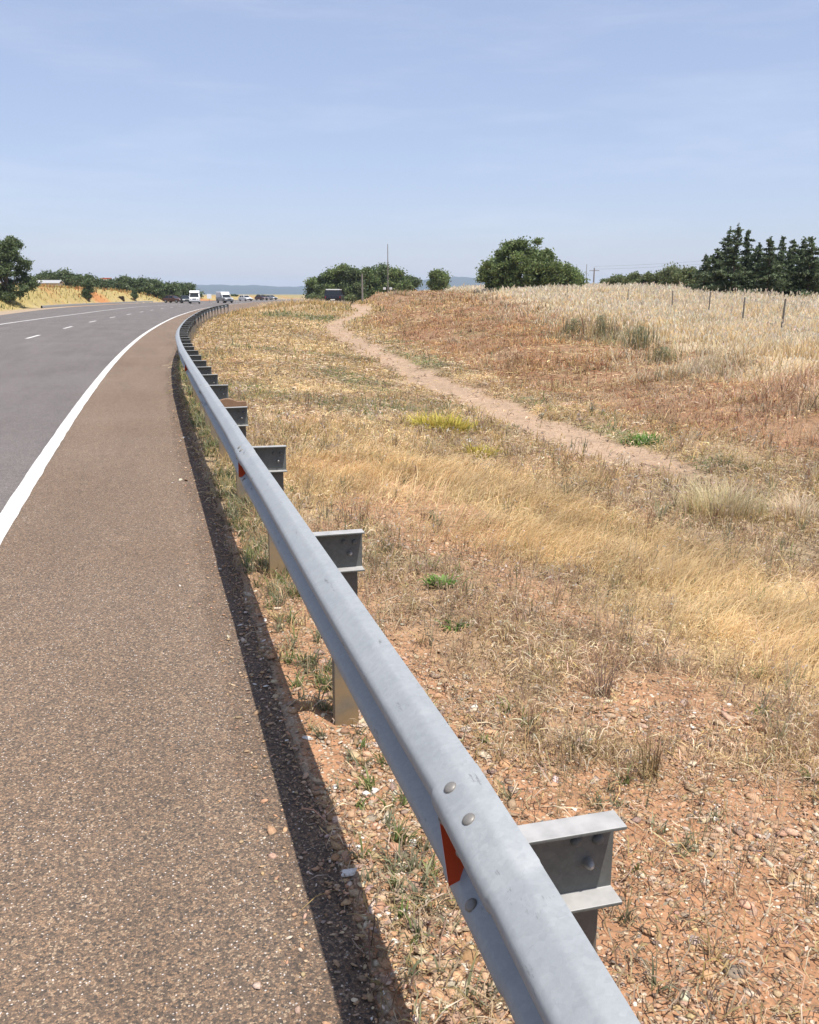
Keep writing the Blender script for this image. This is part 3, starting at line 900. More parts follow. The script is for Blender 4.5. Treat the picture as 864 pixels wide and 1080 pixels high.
def curls(P, L, w, az, curv, hump, col):
    """thin curled straw strips lying on the ground: four points along a bent line"""
    n = len(P); pts = [P]
    a = az.copy(); p = P
    for k in range(3):
        p = p + np.stack([np.cos(a), np.sin(a), np.zeros(n)], 1) * (L / 3)[:, None]
        a = a + curv; pts.append(p)
    zz = [0, 1, .9, .15]
    V = []
    for k in range(4):
        q = pts[k] + np.array([0, 0, 1.]) * (hump * zz[k])[:, None]
        s = np.stack([-np.sin(az + curv * k * .8), np.cos(az + curv * k * .8), np.zeros(n)], 1) * (w * (.5, .55, .45, .12)[k])[:, None]
        s[:, 2] += w * .25 * rng.choice([-1, 1], n)
        V += [q - s, q + s]
    V = np.stack(V, 1).reshape(-1, 3); b = (np.arange(n) * 8)[:, None]
    T = np.concatenate([b + np.array(t) for k in range(3) for t in ((2 * k, 2 * k + 1, 2 * k + 3), (2 * k, 2 * k + 3, 2 * k + 2))])
    C = np.stack([col * .85, col * .85, col, col, col * 1.05, col * 1.05, col * 1.15, col * 1.15], 1).reshape(-1, 3)
    return V, T, C

def litter():
    """dead stalks and leaf scraps lying matted on the soil"""
    S = Stuff()
    x, y, r = scatter(420000, 1.2, 70, .62)
    u, tr, bk, fd, gd, br = zones(x, y)
    keep = (u > -.05) & (rng.random(len(x)) < (1 - .93 * tr) * (1 - fd) * (1 - gd * .55) * (.3 + .7 * sstep(.38, .6, fbm(x, y, .45, 161))) * (1 - .86 * br) * (1 - .5 * bk))
    x, y, r, bk, gd = x[keep], y[keep], r[keep], bk[keep], gd[keep]; n = len(x)
    P = root(x, y); P[:, 2] += .014 + rng.random(n) * np.minimum(.05, .008 * r)
    L = np.clip(rng.gamma(2.6, .026, n), .02, .22) * np.clip(r / 9, 1, 2.6)
    pick = rng.random(n)[:, None]
    cb = np.where(pick < .45, pal(S_GREY, n, .2), np.where(pick < .75, pal(S_TAN, n, .18), pal(S_PALE, n, .14)))
    dark = (rng.random(n) < .12)[:, None]; cb = np.where(dark, pal([(.20, .13, .09), (.16, .11, .08), (.24, .17, .12)], n), cb)
    cb = np.where((rng.random(n) < bk * .85)[:, None], pal(S_BANK, n, .16), cb)
    cb = np.where((rng.random(n) < gd)[:, None], pal(S_GOLD, n), cb)
    gm = (rng.random(n) < .75 * green_mask(x, y))[:, None]; cb = np.where(gm, pal(S_GREYGREEN + S_GREEN[:1], n, .15) * 1.2, cb)
    mt = fbm(x, y, 1.0, 163); cb = cb * lerp(.75, 1.2, sstep(.3, .7, mt))[:, None]
    V, T, C = curls(P, L, width(r, .0034), rng.uniform(0, 6.28, n), rng.normal(0, .75, n), np.minimum(rng.gamma(2, .2, n) * L, .04), cb)
    S.add(V, T, C)
    # small dry leaf scraps
    x, y, r = scatter(60000, 1.2, 14, 1.0)
    u, tr, bk, fd, gd, br = zones(x, y)
    k = (u > -.06) & (rng.random(len(x)) < (1 - tr) * (1 - .6 * gd) * (1 - .75 * br)); x, y, r = x[k], y[k], r[k]; n = len(x)
    P = root(x, y); P[:, 2] += .016 + rng.random(n) * .02
    V, T, C = leaf_quads(P, .0075, [(.52, .42, .31), (.44, .33, .23), (.36, .25, .17), (.60, .52, .42), (.30, .22, .15)], .2)
    S.add(V, T, C)
    S.build('straw_litter', M_GRASS, 'scattered broken straw and dead leaf scraps lying on the verge soil', 'straw litter')
litter()

def weeds():
    """dry branching stalks with small heads, and low green rosettes beside the rail"""
    S = Stuff()
    x, y, r = scatter(1500, 2.4, 16, .9)
    u, tr, bk, fd, gd, br = zones(x, y)
    keep = (u > .5) & (rng.random(len(x)) < (1 - tr) * (1 - fd) * (1 - .75 * br) * (1 - .7 * gd) * (1 - .4 * bk))
    x, y, r = x[keep], y[keep], r[keep]
    for X, Y, rr in zip(x, y, r):
        base = np.array([X, Y, gz(X, Y)]); k = rng.integers(4, 9); H = rng.uniform(.10, .30)
        n = k * 3
        P = np.repeat(base[None], n, 0) + rng.normal(0, .008, (n, 3)) * [1, 1, 0]
        az = rng.uniform(0, 6.28, n); ln = rng.uniform(.1, .75, n); h = H * rng.uniform(.5, 1.1, n)
        # side shoots start part-way up
        up = rng.random(n) < .55
        P = P + np.where(up[:, None], np.stack([np.cos(az) * .04, np.sin(az) * .04, h * .5], 1), 0)
        c = pal(S_GREY if rng.random() < .8 else S_GREYGREEN, 1, .15) * np.ones((n, 1)) * 1.05
        V, T, C = blades(P, h * np.where(up, .6, 1), np.maximum(.0022, rr * .0006) * np.ones(n), az, ln, c, c * 1.15, rng.uniform(-.2, .4, n))
        S.add(V, T, C)
        m = rng.integers(5, 14)
        tip = V.reshape(-1, 5, 3)[rng.integers(0, n, m), 4] + rng.normal(0, .006, (m, 3))
        sz = max(.004, rr * .0009) * rng.uniform(.7, 1.5, (m, 1))
        a = rng.normal(0, 1, (m, 3)); a /= np.linalg.norm(a, axis=1, keepdims=True); b = np.cross(a, rng.normal(0, 1, (m, 3)))
        VV = np.stack([tip + a * sz, tip + b * sz, tip - a * sz * .8, tip - b * sz], 1).reshape(-1, 3)
        q = (np.arange(m) * 4)[:, None]
        S.add(VV, np.concatenate([q + np.array([0, 1, 2]), q + np.array([0, 2, 3])]), np.repeat(pal([(.48, .40, .32), (.40, .31, .24), (.56, .50, .42)], m), 4, 0))
    S.build('dry_weeds', M_GRASS, 'thin branching dead weed stalks with pale seed heads standing in the verge', 'dry weeds')
    S = Stuff()
    n = 2600
    y = rng.uniform(1.2, 26, n); x = Xpave(y) + rng.gamma(2, .13, n) + .02
    k = rng.random(n) < np.where(x - Xpave(y) < .5, .8, .3) * (.2 + .8 * sstep(.45, .6, fbm(x, y, .6, 171))); x, y = x[k], y[k]
    x2, y2, r2 = scatter(500, 1.6, 14, 1.0); g = (x2 - Xpave(y2) > .4) & (in_track(x2, y2) < .2) & (rng.random(500) < .35)
    x = np.concatenate([x, x2[g]]); y = np.concatenate([y, y2[g]])
    for X, Y in zip(x, y):
        n = rng.integers(7, 16); rr = math.hypot(X, Y)
        P = np.repeat(np.array([[X, Y, gz(X, Y)]]), n, 0) + rng.normal(0, .012, (n, 3)) * [1, 1, .0]
        c = pal(S_GREEN if rng.random() < .28 else S_GREYGREEN if rng.random() < .7 else S_TAN, n, .15)
        V, T, C = blades(P, rng.uniform(.03, .11, n) * np.interp(rr, [3, 6, 20], [1, 1.9, 2.6]), np.maximum(.006, rr * .0009) * rng.uniform(.6, 1.5, n), rng.uniform(0, 6.28, n), rng.uniform(.5, 1.3, n), c * .9, c * 1.2, rng.uniform(0, .8, n))
        S.add(V, T, C)
    S.build('low_green_weeds', M_GRASS, 'low green weeds rooted along the pavement edge under the guard rail', 'weeds')
weeds()

# ------------------------------------------------------------------ gravel
def gravel():
    ico = []
    t = (1 + 5 ** .5) / 2
    v = np.array([(-1, t, 0), (1, t, 0), (-1, -t, 0), (1, -t, 0), (0, -1, t), (0, 1, t), (0, -1, -t), (0, 1, -t), (t, 0, -1), (t, 0, 1), (-t, 0, -1), (-t, 0, 1)], float)
    v /= np.linalg.norm(v[0])
    f = np.array([(0, 11, 5), (0, 5, 1), (0, 1, 7), (0, 7, 10), (0, 10, 11), (1, 5, 9), (5, 11, 4), (11, 10, 2), (10, 7, 6), (7, 1, 8), (3, 9, 4), (3, 4, 2), (3, 2, 6), (3, 6, 8), (3, 8, 9), (4, 9, 5), (2, 4, 11), (6, 2, 10), (8, 6, 7), (9, 8, 1)])
    x, y, r = scatter(190000, 1.15, 13, 1.25)
    u, tr, bk, fd, gd, br = zones(x, y)
    keep = (u > -.06) & (rng.random(len(x)) < (.13 + .87 * br) * (1 - .5 * gd) * (1 - .8 * tr) * (.10 + .90 * sstep(.38, .60, fbm(x, y, .38, 181)))) & (x < 7)
    x, y, r = x[keep], y[keep], r[keep]
    ye = rng.uniform(.8, 14, 5200); xe = Xpave(ye) - .02 - rng.gamma(1.3, .07, 5200)
    nb = len(x); x = np.concatenate([x, xe]); y = np.concatenate([y, ye]); r = np.hypot(x, y); n = len(x)
    s = np.clip(rng.lognormal(-5.2, .58, n), .002, .028)
    sc3 = s[:, None] * np.stack([rng.uniform(.8, 1.7, n), rng.uniform(.6, 1.1, n), rng.uniform(.18, .55, n)], 1)
    sc3[nb:] *= .62
    V = v[None] * (1 + rng.normal(0, .24, (n, 12, 1))) * sc3[:, None]
    a = rng.uniform(0, 6.28, n); ca, sa = np.cos(a)[:, None], np.sin(a)[:, None]
    tl = rng.normal(0, .25, n)[:, None]
    X = V[..., 0] * ca - V[..., 1] * sa; Y = V[..., 0] * sa + V[..., 1] * ca; Z = V[..., 2] + V[..., 0] * tl
    s[nb:] *= .62
    z0 = ground_z(x, y); z0[nb:] = 0
    V = np.stack([X + x[:, None], Y + y[:, None], Z + (z0 + s * .18)[:, None]], -1)
    c = pal([(.36, .22, .13), (.42, .28, .17), (.32, .19, .11), (.46, .34, .23), (.38, .26, .16), (.27, .20, .15), (.50, .41, .31), (.42, .25, .14), (.40, .25, .14), (.40, .28, .18), (.34, .23, .15)], n, .15)
    white = rng.random(n) < .02; c[white] = (.66, .62, .55)
    T = (f[None] + (np.arange(n) * 12)[:, None, None]).reshape(-1, 3)
    o = mesh_from('gravel', V.reshape(-1, 3), T=T, col=np.repeat(c, 12, 0), mat=M_STONE)
    tag(o, 'loose tan and orange gravel scattered over the bare soil behind the guard rail', 'gravel', kind='stuff')
gravel()

# ------------------------------------------------------------------ single plants one can point at
def clump_plant(name, x, y, n, hmin, hmax, wid, cols, label, cat, spread=.06, lean=(.1, .9), tipmul=1.25, group=None):
    P = np.zeros((n, 3)); P[:, :2] = rng.normal(0, spread, (n, 2))
    P[:, 2] = ground_z(P[:, 0] + x, P[:, 1] + y) - gz(x, y) - .01
    c = pal(cols, n, .13)
    V, T, C = blades(P, rng.uniform(hmin, hmax, n), wid * rng.uniform(.7, 1.3, n), np.arctan2(P[:, 1], P[:, 0]) + rng.normal(0, .7, n), rng.uniform(*lean, n), c * .85, c * tipmul, rng.uniform(.0, .8, n))
    o = mesh_from(name, V, T=T, col=C, mat=M_GRASS); o.location = (x, y, gz(x, y))
    return tag(o, label, cat, group)
clump_plant('grass_tussock', 5.2, 7.15, 900, .22, .5, .006, [(.66, .56, .38), (.60, .50, .30), (.56, .47, .26)], 'large pale straw tussock at the near end of the dirt track', 'tussock', .17)
clump_plant('grass_tussock', 5.9, 6.9, 420, .18, .4, .006, S_PALE, 'smaller pale tussock right beside the large straw tussock', 'tussock', .12)
YEL = [(.50, .42, .08), (.46, .38, .08), (.54, .44, .12), (.36, .32, .07)]
clump_plant('yellow_bush', 4.3, 13.0, 900, .12, .34, .018, YEL, 'low yellow green bush on the verge left of the dirt track', 'bush', .26, (.2, 1.1))
clump_plant('yellow_bush', 4.05, 10.6, 260, .08, .22, .014, YEL, 'small yellowish plant in front of the yellow green bush', 'bush', .12, (.2, 1.1))
BR = [(.13, .24, .05), (.16, .28, .06), (.10, .20, .04)]
clump_plant('green_seedling', 1.66, 5.0, 60, .06, .15, .024, BR, 'small bright green plant alone in the dry verge behind the second post', 'plant', .035, (.5, 1.3))
clump_plant('green_seedling', 1.5, 4.3, 34, .05, .10, .015, BR, 'tiny green sprout lower right of the lone bright green plant', 'plant', .03, (.5, 1.3))
clump_plant('green_shrub', 6.85, 11.3, 240, .08, .22, .016, BR, 'leafy green shrub growing at the right edge of the dirt track', 'shrub', .14, (.3, 1.2))
clump_plant('dead_weed', 1.76, 2.72, 40, .12, .30, .004, [(.30, .22, .12), (.26, .2, .1)], 'upright brown dead weed standing in gravel behind the nearest rail post', 'weed', .02, (.05, .5))
clump_plant('dead_weed', 1.92, 3.4, 36, .16, .36, .004, [(.22, .15, .11), (.26, .19, .14)], 'dark thin dead weed in the grey stalks beyond the gravel patch', 'weed', .03, (.05, .6))
def leafy_bush(x, y, h, wd, label, n=700):
    P = np.zeros((n, 3)); a = rng.uniform(0, 6.28, n); q = rng.random(n)
    hh = h * rng.random(n) ** .8; rr = wd * np.sqrt(rng.random(n)) * (1.05 - .75 * hh / h)
    lobes = .75 + .35 * np.sin(a * 3 + x)
    P = np.stack([np.cos(a) * rr * lobes, np.sin(a) * rr * lobes, hh], 1)
    V, T, C = leaf_quads(P, .028, [(.36, .35, .22), (.29, .29, .17), (.43, .40, .26), (.33, .32, .18)], .2)
    m = 260; R = np.zeros((m, 3)); R[:, :2] = rng.normal(0, wd * .5, (m, 2)); c = pal(S_GREYGREEN + S_TAN[:2], m, .1)
    V2, T2, C2 = blades(R, h * rng.uniform(.4, 1.4, m), np.full(m, .02), rng.uniform(0, 6.28, m), rng.uniform(.0, .4, m), c, c * 1.2, rng.uniform(0, .4, m))
    o = mesh_from('bank_bush', np.concatenate([V, V2]), T=np.concatenate([T, T2 + len(V)]), col=np.concatenate([C, C2]), mat=M_GRASS)
    o.location = (x, y, gz(x, y) - .03); tag(o, label, 'bush', 'grey green bushes along the bank top')
for (px, py, D, h, lab) in [(675, 352, 27, .75, 'grey green bush on the bank top, the rightmost of the tall ones'), (634, 345, 31, .95, 'tall grey green bush at the bank top in the middle of its row'),
                            (606, 345, 33, .8, 'grey green bush at the bank top, leftmost of its row'), (700, 366, 24, .45, 'low grey green bush on the bank right of the tall ones')]:
    p = sight(px, py, D)
    leafy_bush(p.x, p.y, h * .9, .5, lab, 420)

for (x_, y_, h_, lab) in [(20.6, 99.5, .7, 'straw tuft hiding the wheels of the parked black vehicle'), (17.5, 97, .8, 'tall straw tuft left of the parked black vehicle'),
                          (27, 96, .8, 'straw tuft right of the parked black vehicle beside the short pole'), (12.8, 95, .7, 'straw tuft furthest left on the grassy mound before the parked black vehicle')]:
    clump_plant('straw_tuft', x_, y_, 700, h_ * .4, h_, .06, S_PALE + S_TAN[:2], lab, 'grass tuft', .75, (.05, .6), group='straw tufts at the far end of the track')

# ------------------------------------------------------------------ trees
L_OAK = [(.12, .16, .06), (.14, .18, .066), (.095, .13, .05), (.17, .20, .078)]
L_DARK = [(.095, .125, .055), (.115, .145, .065), (.078, .105, .048)]
L_OLIVE = [(.13, .15, .068), (.11, .135, .06), (.15, .17, .08)]
L_PINE = [(.075, .10, .052), (.09, .118, .06), (.11, .135, .07), (.08, .10, .058)]

def broadleaf(name, H, Rx, seed, cols, label, leaf=.22, nclump=34, per=230, low=.12, group=None, cat='tree'):
    r = np.random.default_rng(seed)
    t = empty(name, (0, 0, 0)); tag(t, label, cat, group)
    m = MB(); th = H * .028 + .05
    m.tube([(0, 0, -.4), (.05, .02, H * .2), (-.04, .05, H * .45)], [th * 1.3, th, th * .7], 8)
    limbs = []
    C = []; 
    for k in range(nclump):
        # clumps spread through an uneven dome
        a = r.uniform(0, 6.28); e = r.uniform(0, 1); rad = r.uniform(.2, 1) ** .5
        prof = (.80 + .2 * e / .35) if e < .35 else math.sqrt(max(0, 1 - ((e - .35) / .68) ** 2))
        lob = .80 + .24 * math.sin(a * 2 + seed) + .22 * math.sin(a * 5 + seed * 2) * math.cos(e * 7 + seed)
        cr = r.uniform(.15, .30) * min(Rx, H * .6) * (38 / nclump) ** .5
        q = max(0, Rx - cr * .75) * rad * prof * lob * r.uniform(.8, 1.12)
        cx, cy = q * math.cos(a), q * math.sin(a)
        cz = lerp(H * low + cr * .6, H - cr * (.6 + .5 * r.random()), e)
        C.append((cx, cy, cz, cr))
        if k % 4 == 0: limbs.append((cx, cy, cz))
    for (cx, cy, cz) in limbs:
        m.tube([(0, .02, H * .18), (cx * .4, cy * .4, lerp(H * .2, cz, .55)), (cx * .85, cy * .85, cz)], [th * .5, th * .3, th * .1], 6)
    m.build('trunk', M_BARK, t)
    P = []
    for (cx, cy, cz, cr) in C:
        n = int(2.1 * per * (cr / (.22 * min(Rx, H * .6))) ** 1.5)
        d = r.normal(0, 1, (n, 3)); d /= np.linalg.norm(d, axis=1, keepdims=True)
        d[:, 2] *= .75
        P.append(np.array([cx, cy, cz]) + d * (cr * np.clip(.25 + r.gamma(3.2, .19, (n, 1)), .1, 1.7)))
    P = np.concatenate(P); P = P[P[:, 2] > -.1]
    V, T, Cc = leaf_quads(P, leaf * .66, cols)
    mesh_from('crown', V, T=T, col=Cc, mat=M_LEAF, parent=t)
    return t

def conifer(name, H, R, seed, label, leaf=.105, group=None, cols=L_PINE):
    r = np.random.default_rng(seed)
    t = empty(name, (0, 0, 0)); tag(t, label, 'tree', group)
    m = MB(); bend = r.normal(0, .12, 2)
    top = (bend[0], bend[1], H * .97)
    m.tube([(0, 0, -.4), (bend[0] * .3, bend[1] * .3, H * .4), top], [.16, .10, .015], 7)
    P = []; z = H * .05
    while z < H * .985:
        f = z / H
        for k in range(r.integers(2, 5)):
            a = r.uniform(0, 6.28)
            L = R * ((1 - f) ** 1.25) * r.uniform(.35, 1.35) + .10 + .25 * (r.random() < .12)
            cx, cy = bend[0] * f, bend[1] * f
            rise = r.uniform(-.05, .35) * L
            n = max(8, int(64 * L))
            q = r.random(n) ** .7
            pts = np.stack([cx + np.cos(a) * L * q, cy + np.sin(a) * L * q, z + rise * q - .12 * L * q ** 2], 1)
            wv = (.06 + .09 * L * (1 - q))[:, None]
            P.append(pts + r.normal(0, 1, (n, 3)) * wv * np.array([1, 1, .6]))
            if L > .5 and k == 0:
                m.tube([(cx, cy, z), (cx + math.cos(a) * L * .8, cy + math.sin(a) * L * .8, z + rise * .7)], [.03, .008], 5)
        z += .13 + .09 * r.random()
    # tip
    P.append(np.stack([r.normal(bend[0], .04, 14), r.normal(bend[1], .04, 14), r.uniform(H * .93, H * 1.02, 14)], 1))
    m.build('trunk', M_BARK, t)
    P = np.concatenate(P)
    V, T, C = leaf_quads(P, leaf, cols, .18)
    mesh_from('crown', V, T=T, col=C, mat=M_LEAF, parent=t)
    return t

for _l in (L_OAK, L_DARK, L_OLIVE, L_PINE): _l[:] = [tuple(q * 1.22 for q in c) for c in _l]
def put(t, p, s=1.0, rz=None, sink=.1):
    t.location = (p.x, p.y, gz(p.x, p.y) - sink); t.scale = (s, s, s); t.rotation_euler = (0, 0, random.uniform(0, 6.28) if rz is None else rz)
def height_at(px, py, D): 
    p = sight(px, py, D); return p, p.z - gz(p.x, p.y) + .1

# pine row on the right
pines = [(757, 262, 78), (768, 240, 80), (778, 237, 77), (790, 243, 81), (803, 257, 80), (815, 251, 76), (826, 250, 80), (838, 254, 78), (847, 251, 81), (858, 251, 77), (872, 254, 80), (745, 268, 82), (886, 250, 79), (807, 268, 79), (797, 262, 84), (833, 264, 82), (852, 266, 83)]
pl = ['stout dark pine at the left end of the pine row', 'slim tall pine, second of the three tallest peaks', 'tallest pine of the row with a ragged pointed tip', 'tall pine just right of the tallest one',
      'shorter pine filling the dip after the three tallest', 'pine with a blunt top in the middle of the row', 'pine right of the blunt topped one', 'narrow pine in the right half of the row',
      'pine with a forked tip right of the narrow one', 'pine at the right edge of the photo, above the last fence post', 'pine cut by the right edge of the photo', 'low bushy pine leaning out left of the row', 'pine beyond the right edge of the photo',
      'lowest pine in the dip of the row', 'half hidden pine behind the dip of the row', 'low pine hidden behind the narrow one', 'low pine hidden behind the fork tipped one']
for k, (px, py, D) in enumerate(pines):
    p, h = height_at(px, py, D)
    t = conifer('pine_tree', h, 2.4 + .5 * random.random(), 300 + k, pl[k], group='row of pines beyond the field')
    put(t, p)
# bushes between big tree and pines
for k, (px, py, D, R, lab) in enumerate([(652, 290, 120, 1.7, 'small round bush at the left end of the hedge before the pines'), (668, 287, 118, 1.9, 'olive bush second from the left in the hedge before the pines'),
                                         (690, 285, 116, 2.2, 'broad olive bush in the middle of the hedge'), (712, 279, 112, 2.2, 'taller bush of the hedge touching the pine row'), (728, 281, 110, 2.0, 'dark bush at the foot of the leftmost pine'), (641, 294, 130, 1.4, 'tiny bush left of the round hedge bush'), (700, 287, 122, 2.0, 'olive bush behind the broad middle one of the hedge')]):
    p, h = height_at(px, py, D)
    put(broadleaf('hedge_bush', h, R, 400 + k, L_OLIVE, lab, .2, 16, 120, .0, 'olive bushes of the hedge', 'bush'), p)
# large oak and its neighbours
p, h = height_at(549, 250, 105); put(broadleaf('oak_tree', h, 4.3, 21, L_OAK, 'largest spreading green oak rising behind the pale field', .22, 90, 230, .0), p)
p, h = height_at(574, 264, 104); put(broadleaf('oak_tree', h, 2.6, 22, L_OAK, 'medium green tree merging with the right side of the largest oak', .2, 26, 150, .0), p)
p, h = height_at(603, 278, 106); put(broadleaf('oak_tree', h, 2.0, 23, L_OAK, 'small outer green tree furthest right beside the largest oak', .2, 18, 130, .0), p)
p, h = height_at(526, 266, 107); put(broadleaf('oak_tree', h, 2.4, 27, L_OAK, 'lower green tree merging with the left side of the largest oak', .2, 20, 150, .0), p)
# lone tree
p, h = height_at(463, 281, 150); put(broadleaf('lone_tree', h, 2.5, 24, L_OAK, 'lone small leafy tree between the wooded clump and the largest oak', .25, 20, 120, .1), p)
# wooded clump behind the mast
for k, (px, py, D, R, lab) in enumerate([(332, 292, 182, 2.8, 'low tree at the far left end of the clump by the mast'), (345, 284, 180, 3.4, 'tree second from left in the clump by the mast'), (359, 278, 178, 3.2, 'pointed tree of the clump just above the parked black vehicle'),
                                         (373, 284, 176, 3.2, 'rounded tree behind the short pole'), (389, 280, 180, 3.2, 'tree between the short pole and the mast'), (403, 277, 182, 3.2, 'highest tree of the clump just left of the mast'),
                                         (418, 282, 178, 3.2, 'tree right of the mast in the clump'), (430, 289, 180, 2.8, 'lower tree at the right end of the clump by the mast')]):
    p, h = height_at(px, py, D)
    put(broadleaf('clump_tree', h, R, 500 + k, L_DARK if k % 2 else L_OAK, lab, .32, 22, 130, .0, 'trees of the clump behind the mast'), p)
# left large tree
p, h = height_at(1, 247, 125); put(broadleaf('roadside_tree', h, 3.7, 31, L_DARK, 'large dark tree cut by the left edge of the photo', .2, 80, 230, .05), p)
p, h = height_at(-30, 254, 128); put(broadleaf('roadside_tree', h, 3.2, 32, L_DARK, 'dark tree just outside the left edge of the photo', .22, 30, 160, .05), p)
# dark line of trees on the left skyline
lx = [(40, 289), (49, 286), (58, 287), (67, 285), (76, 284), (85, 288), (94, 290), (104, 293), (116, 293), (126, 292), (134, 290), (143, 293), (152, 292), (161, 294), (171, 295), (180, 296), (189, 297), (198, 298)]
wh = ['first', 'second', 'third', 'fourth', 'fifth', 'sixth', 'seventh', 'eighth', 'ninth', 'tenth', 'eleventh', 'twelfth', 'thirteenth', 'fourteenth', 'fifteenth', 'sixteenth', 'seventeenth', 'eighteenth']
for k, (px, py) in enumerate(lx):
    D = 218 + 3 * (k % 3) + 1.0 * k
    p, h = height_at(px, py, D)
    put(broadleaf('skyline_tree', h, 2.5 + .5 * random.random(), 600 + k, L_DARK, 'dark tree on the left skyline, %s from the big roadside tree' % wh[k], .36, 14, 90, .0, 'dark trees along the left skyline'), p)
# small trees standing on the left bank
for (px, py, D, R, sd, lab) in [(92, 293, 108, 1.1, 41, 'small ragged tree at the roadside under the dark skyline trees'), (141, 304, 150, .9, 42, 'tiny round tree in front of the orange bank'), (128, 312, 158, .8, 43, 'low brown bush at the foot of the orange bank')]:
    for D in range(90, 260, 2):
        p = sight(px, 320, D)
        if Xgrassl(p.y) - p.x > 1.2: break
    p, h = height_at(px, py, D); put(broadleaf('bank_tree', max(h, 1.2), R, sd, L_DARK if sd != 43 else [(.12, .08, .05), (.10, .07, .04)], lab, .16, 12, 110, .15), p)
# far scrub by the parked vehicle, and on the road horizon
for (px, py, D, R, sd, lab) in [(330, 309, 170, 1.2, 51, 'small dark round bush left of the clump by the mast'), (338, 306, 118, 1.5, 52, 'olive scrub left of the parked black vehicle'), (346, 305, 121, 1.5, 55, 'olive scrub behind the parked black vehicle'), (368, 311, 112, 1.3, 53, 'low yellowish scrub right of the parked black vehicle'),
                                (247, 311, 330, 2.0, 54, 'dark bush on the horizon between the silver vehicle and the white car'), (275, 310, 340, 2.2, 56, 'dark bush on the horizon behind the red car')]:
    p, h = height_at(px, py, D)
    put(broadleaf('scrub_bush', max(h, .9), R, sd, L_OLIVE if sd in (52, 53, 55) else L_DARK, lab, .2, 12, 110, .0, None, 'bush'), p)

# ------------------------------------------------------------------ hills
def hills():
    V = []; T = []
    az = np.radians(np.arange(-40, 80, .25)); n = len(az)
    for j, (R, sh) in enumerate([(4200, 0), (4700, .55), (5200, 1), (6000, .6), (7000, 0)]):
        px = np.degrees(az - YAW)
        prof = 26 + 34 * fbm(az * 40, az * 0, 2.2, 201) + 40 * np.exp(-((px - 3) / 4.0) ** 2) + 10 * fbm(az * 200, az * 0 + j, 1.3, 203)
        V.append(np.stack([R * np.sin(az), R * np.cos(az), -3 + sh * prof], 1))
    V = np.concatenate(V)
    for j in range(4):
        for i in range(n - 1): T.append((j * n + i, (j + 1) * n + i, (j + 1) * n + i + 1, j * n + i + 1)[::-1])
    o = mesh_from('hills', V, T=np.array(T), mat=M_HILL, smooth=True); tag(o, kind='structure')
hills()

def haze():
    m = bpy.data.materials.new('haze_air'); m.use_nodes = True; nt = m.node_tree
    nt.nodes.remove(nt.nodes['Principled BSDF'])
    v = N(nt, 'ShaderNodeVolumePrincipled'); v.inputs['Color'].default_value = (.72, .84, 1, 1); v.inputs['Density'].default_value = .000115
    v.inputs['Anisotropy'].default_value = 0.
    nt.links.new(v.outputs[0], nt.nodes['Material Output'].inputs['Volume'])
    b = MB(); b.box((0, 0, 59), (17000, 17000, 126)); o = b.build('haze', m)
    tag(o, kind='stuff'); tag(o, 'thin pale summer haze in the air over the whole countryside', 'haze')
haze()

# ------------------------------------------------------------------ poles and wires
def pole(px, ytop, D, r, label, arm=None, boxes=False):
    p, h = height_at(px, ytop, D); z = gz(p.x, p.y)
    t = empty('utility_pole', (p.x, p.y, z)); tag(t, label, 'pole')
    m = MB(); m.tube([(0, 0, -.5), (0, 0, h * .5), (0, 0, h)], [r * 1.2, r, r * .8], 8); m.build('shaft', M_POLE, t)
    if arm:
        m = MB(); m.box((0, 0, h - .5), (arm, .09, .1)); m.build('crossarm', M_POLE, t)
        for q in (-.45, 0, .45):
            m = MB(); m.tube([(q * arm, 0, h - .45), (q * arm, 0, h - .25)], [.05, .035], 8); m.build('insulator', M_CERAMIC, t)
    if boxes:
        for q in (-.55, .5):
            m = MB(); m.box((q, -.1, 1.1), (.4, .3, .35)); m.build('meter_box', M_CERAMIC, t, bevel=.02)
    t.rotation_euler = (0, 0, -.5)
    return Vector((p.x, p.y, z + h - .25))
pole(409, 258, 150, .075, 'tall thin mast standing in the wooded clump', None, True)
pole(382, 290, 120, .12, 'short pale pole left of the tall mast')
a1 = pole(627, 283, 170, .13, 'utility pole right of the largest oak', 1.8)
a0 = pole(619, 279, 330, .12, 'faint distant pole left of the utility pole')
a2 = pole(900, 262, 150, .13, 'utility pole outside the right edge', 1.8)
for dz in (0, .5):
    m = MB(); pts = []
    for k in range(17):
        f = k / 16; q = a1.lerp(a2, f); q.z -= 2.0 * 4 * f * (1 - f) * .25 - dz; pts.append(q - a1)
    m.tube(pts, .012, 5)
    o = m.build('power_line', M_WIRE); o.location = a1
    tag(o, 'thin power line sagging across the sky, the %s of the two' % ('upper' if dz else 'lower'), 'power line', 'power lines right of the utility pole')

# ------------------------------------------------------------------ vehicles
def wheel(parent, x, y, r, w):
    m = MB(); m.tube([(x - w / 2, y, r), (x - w / 2 + .03, y, r), (x + w / 2 - .03, y, r), (x + w / 2, y, r)], [r * .9, r, r, r * .9], 18)
    wl = m.build('wheel', M_TYRE, parent, smooth=False)
    m = MB(); s = 1 if x > 0 else -1
    m.tube([(x + s * (w / 2 - .01), y, r), (x + s * (w / 2 + .015), y, r)], [r * .62, r * .5], 14); m.build('rim', M_RIM, wl)

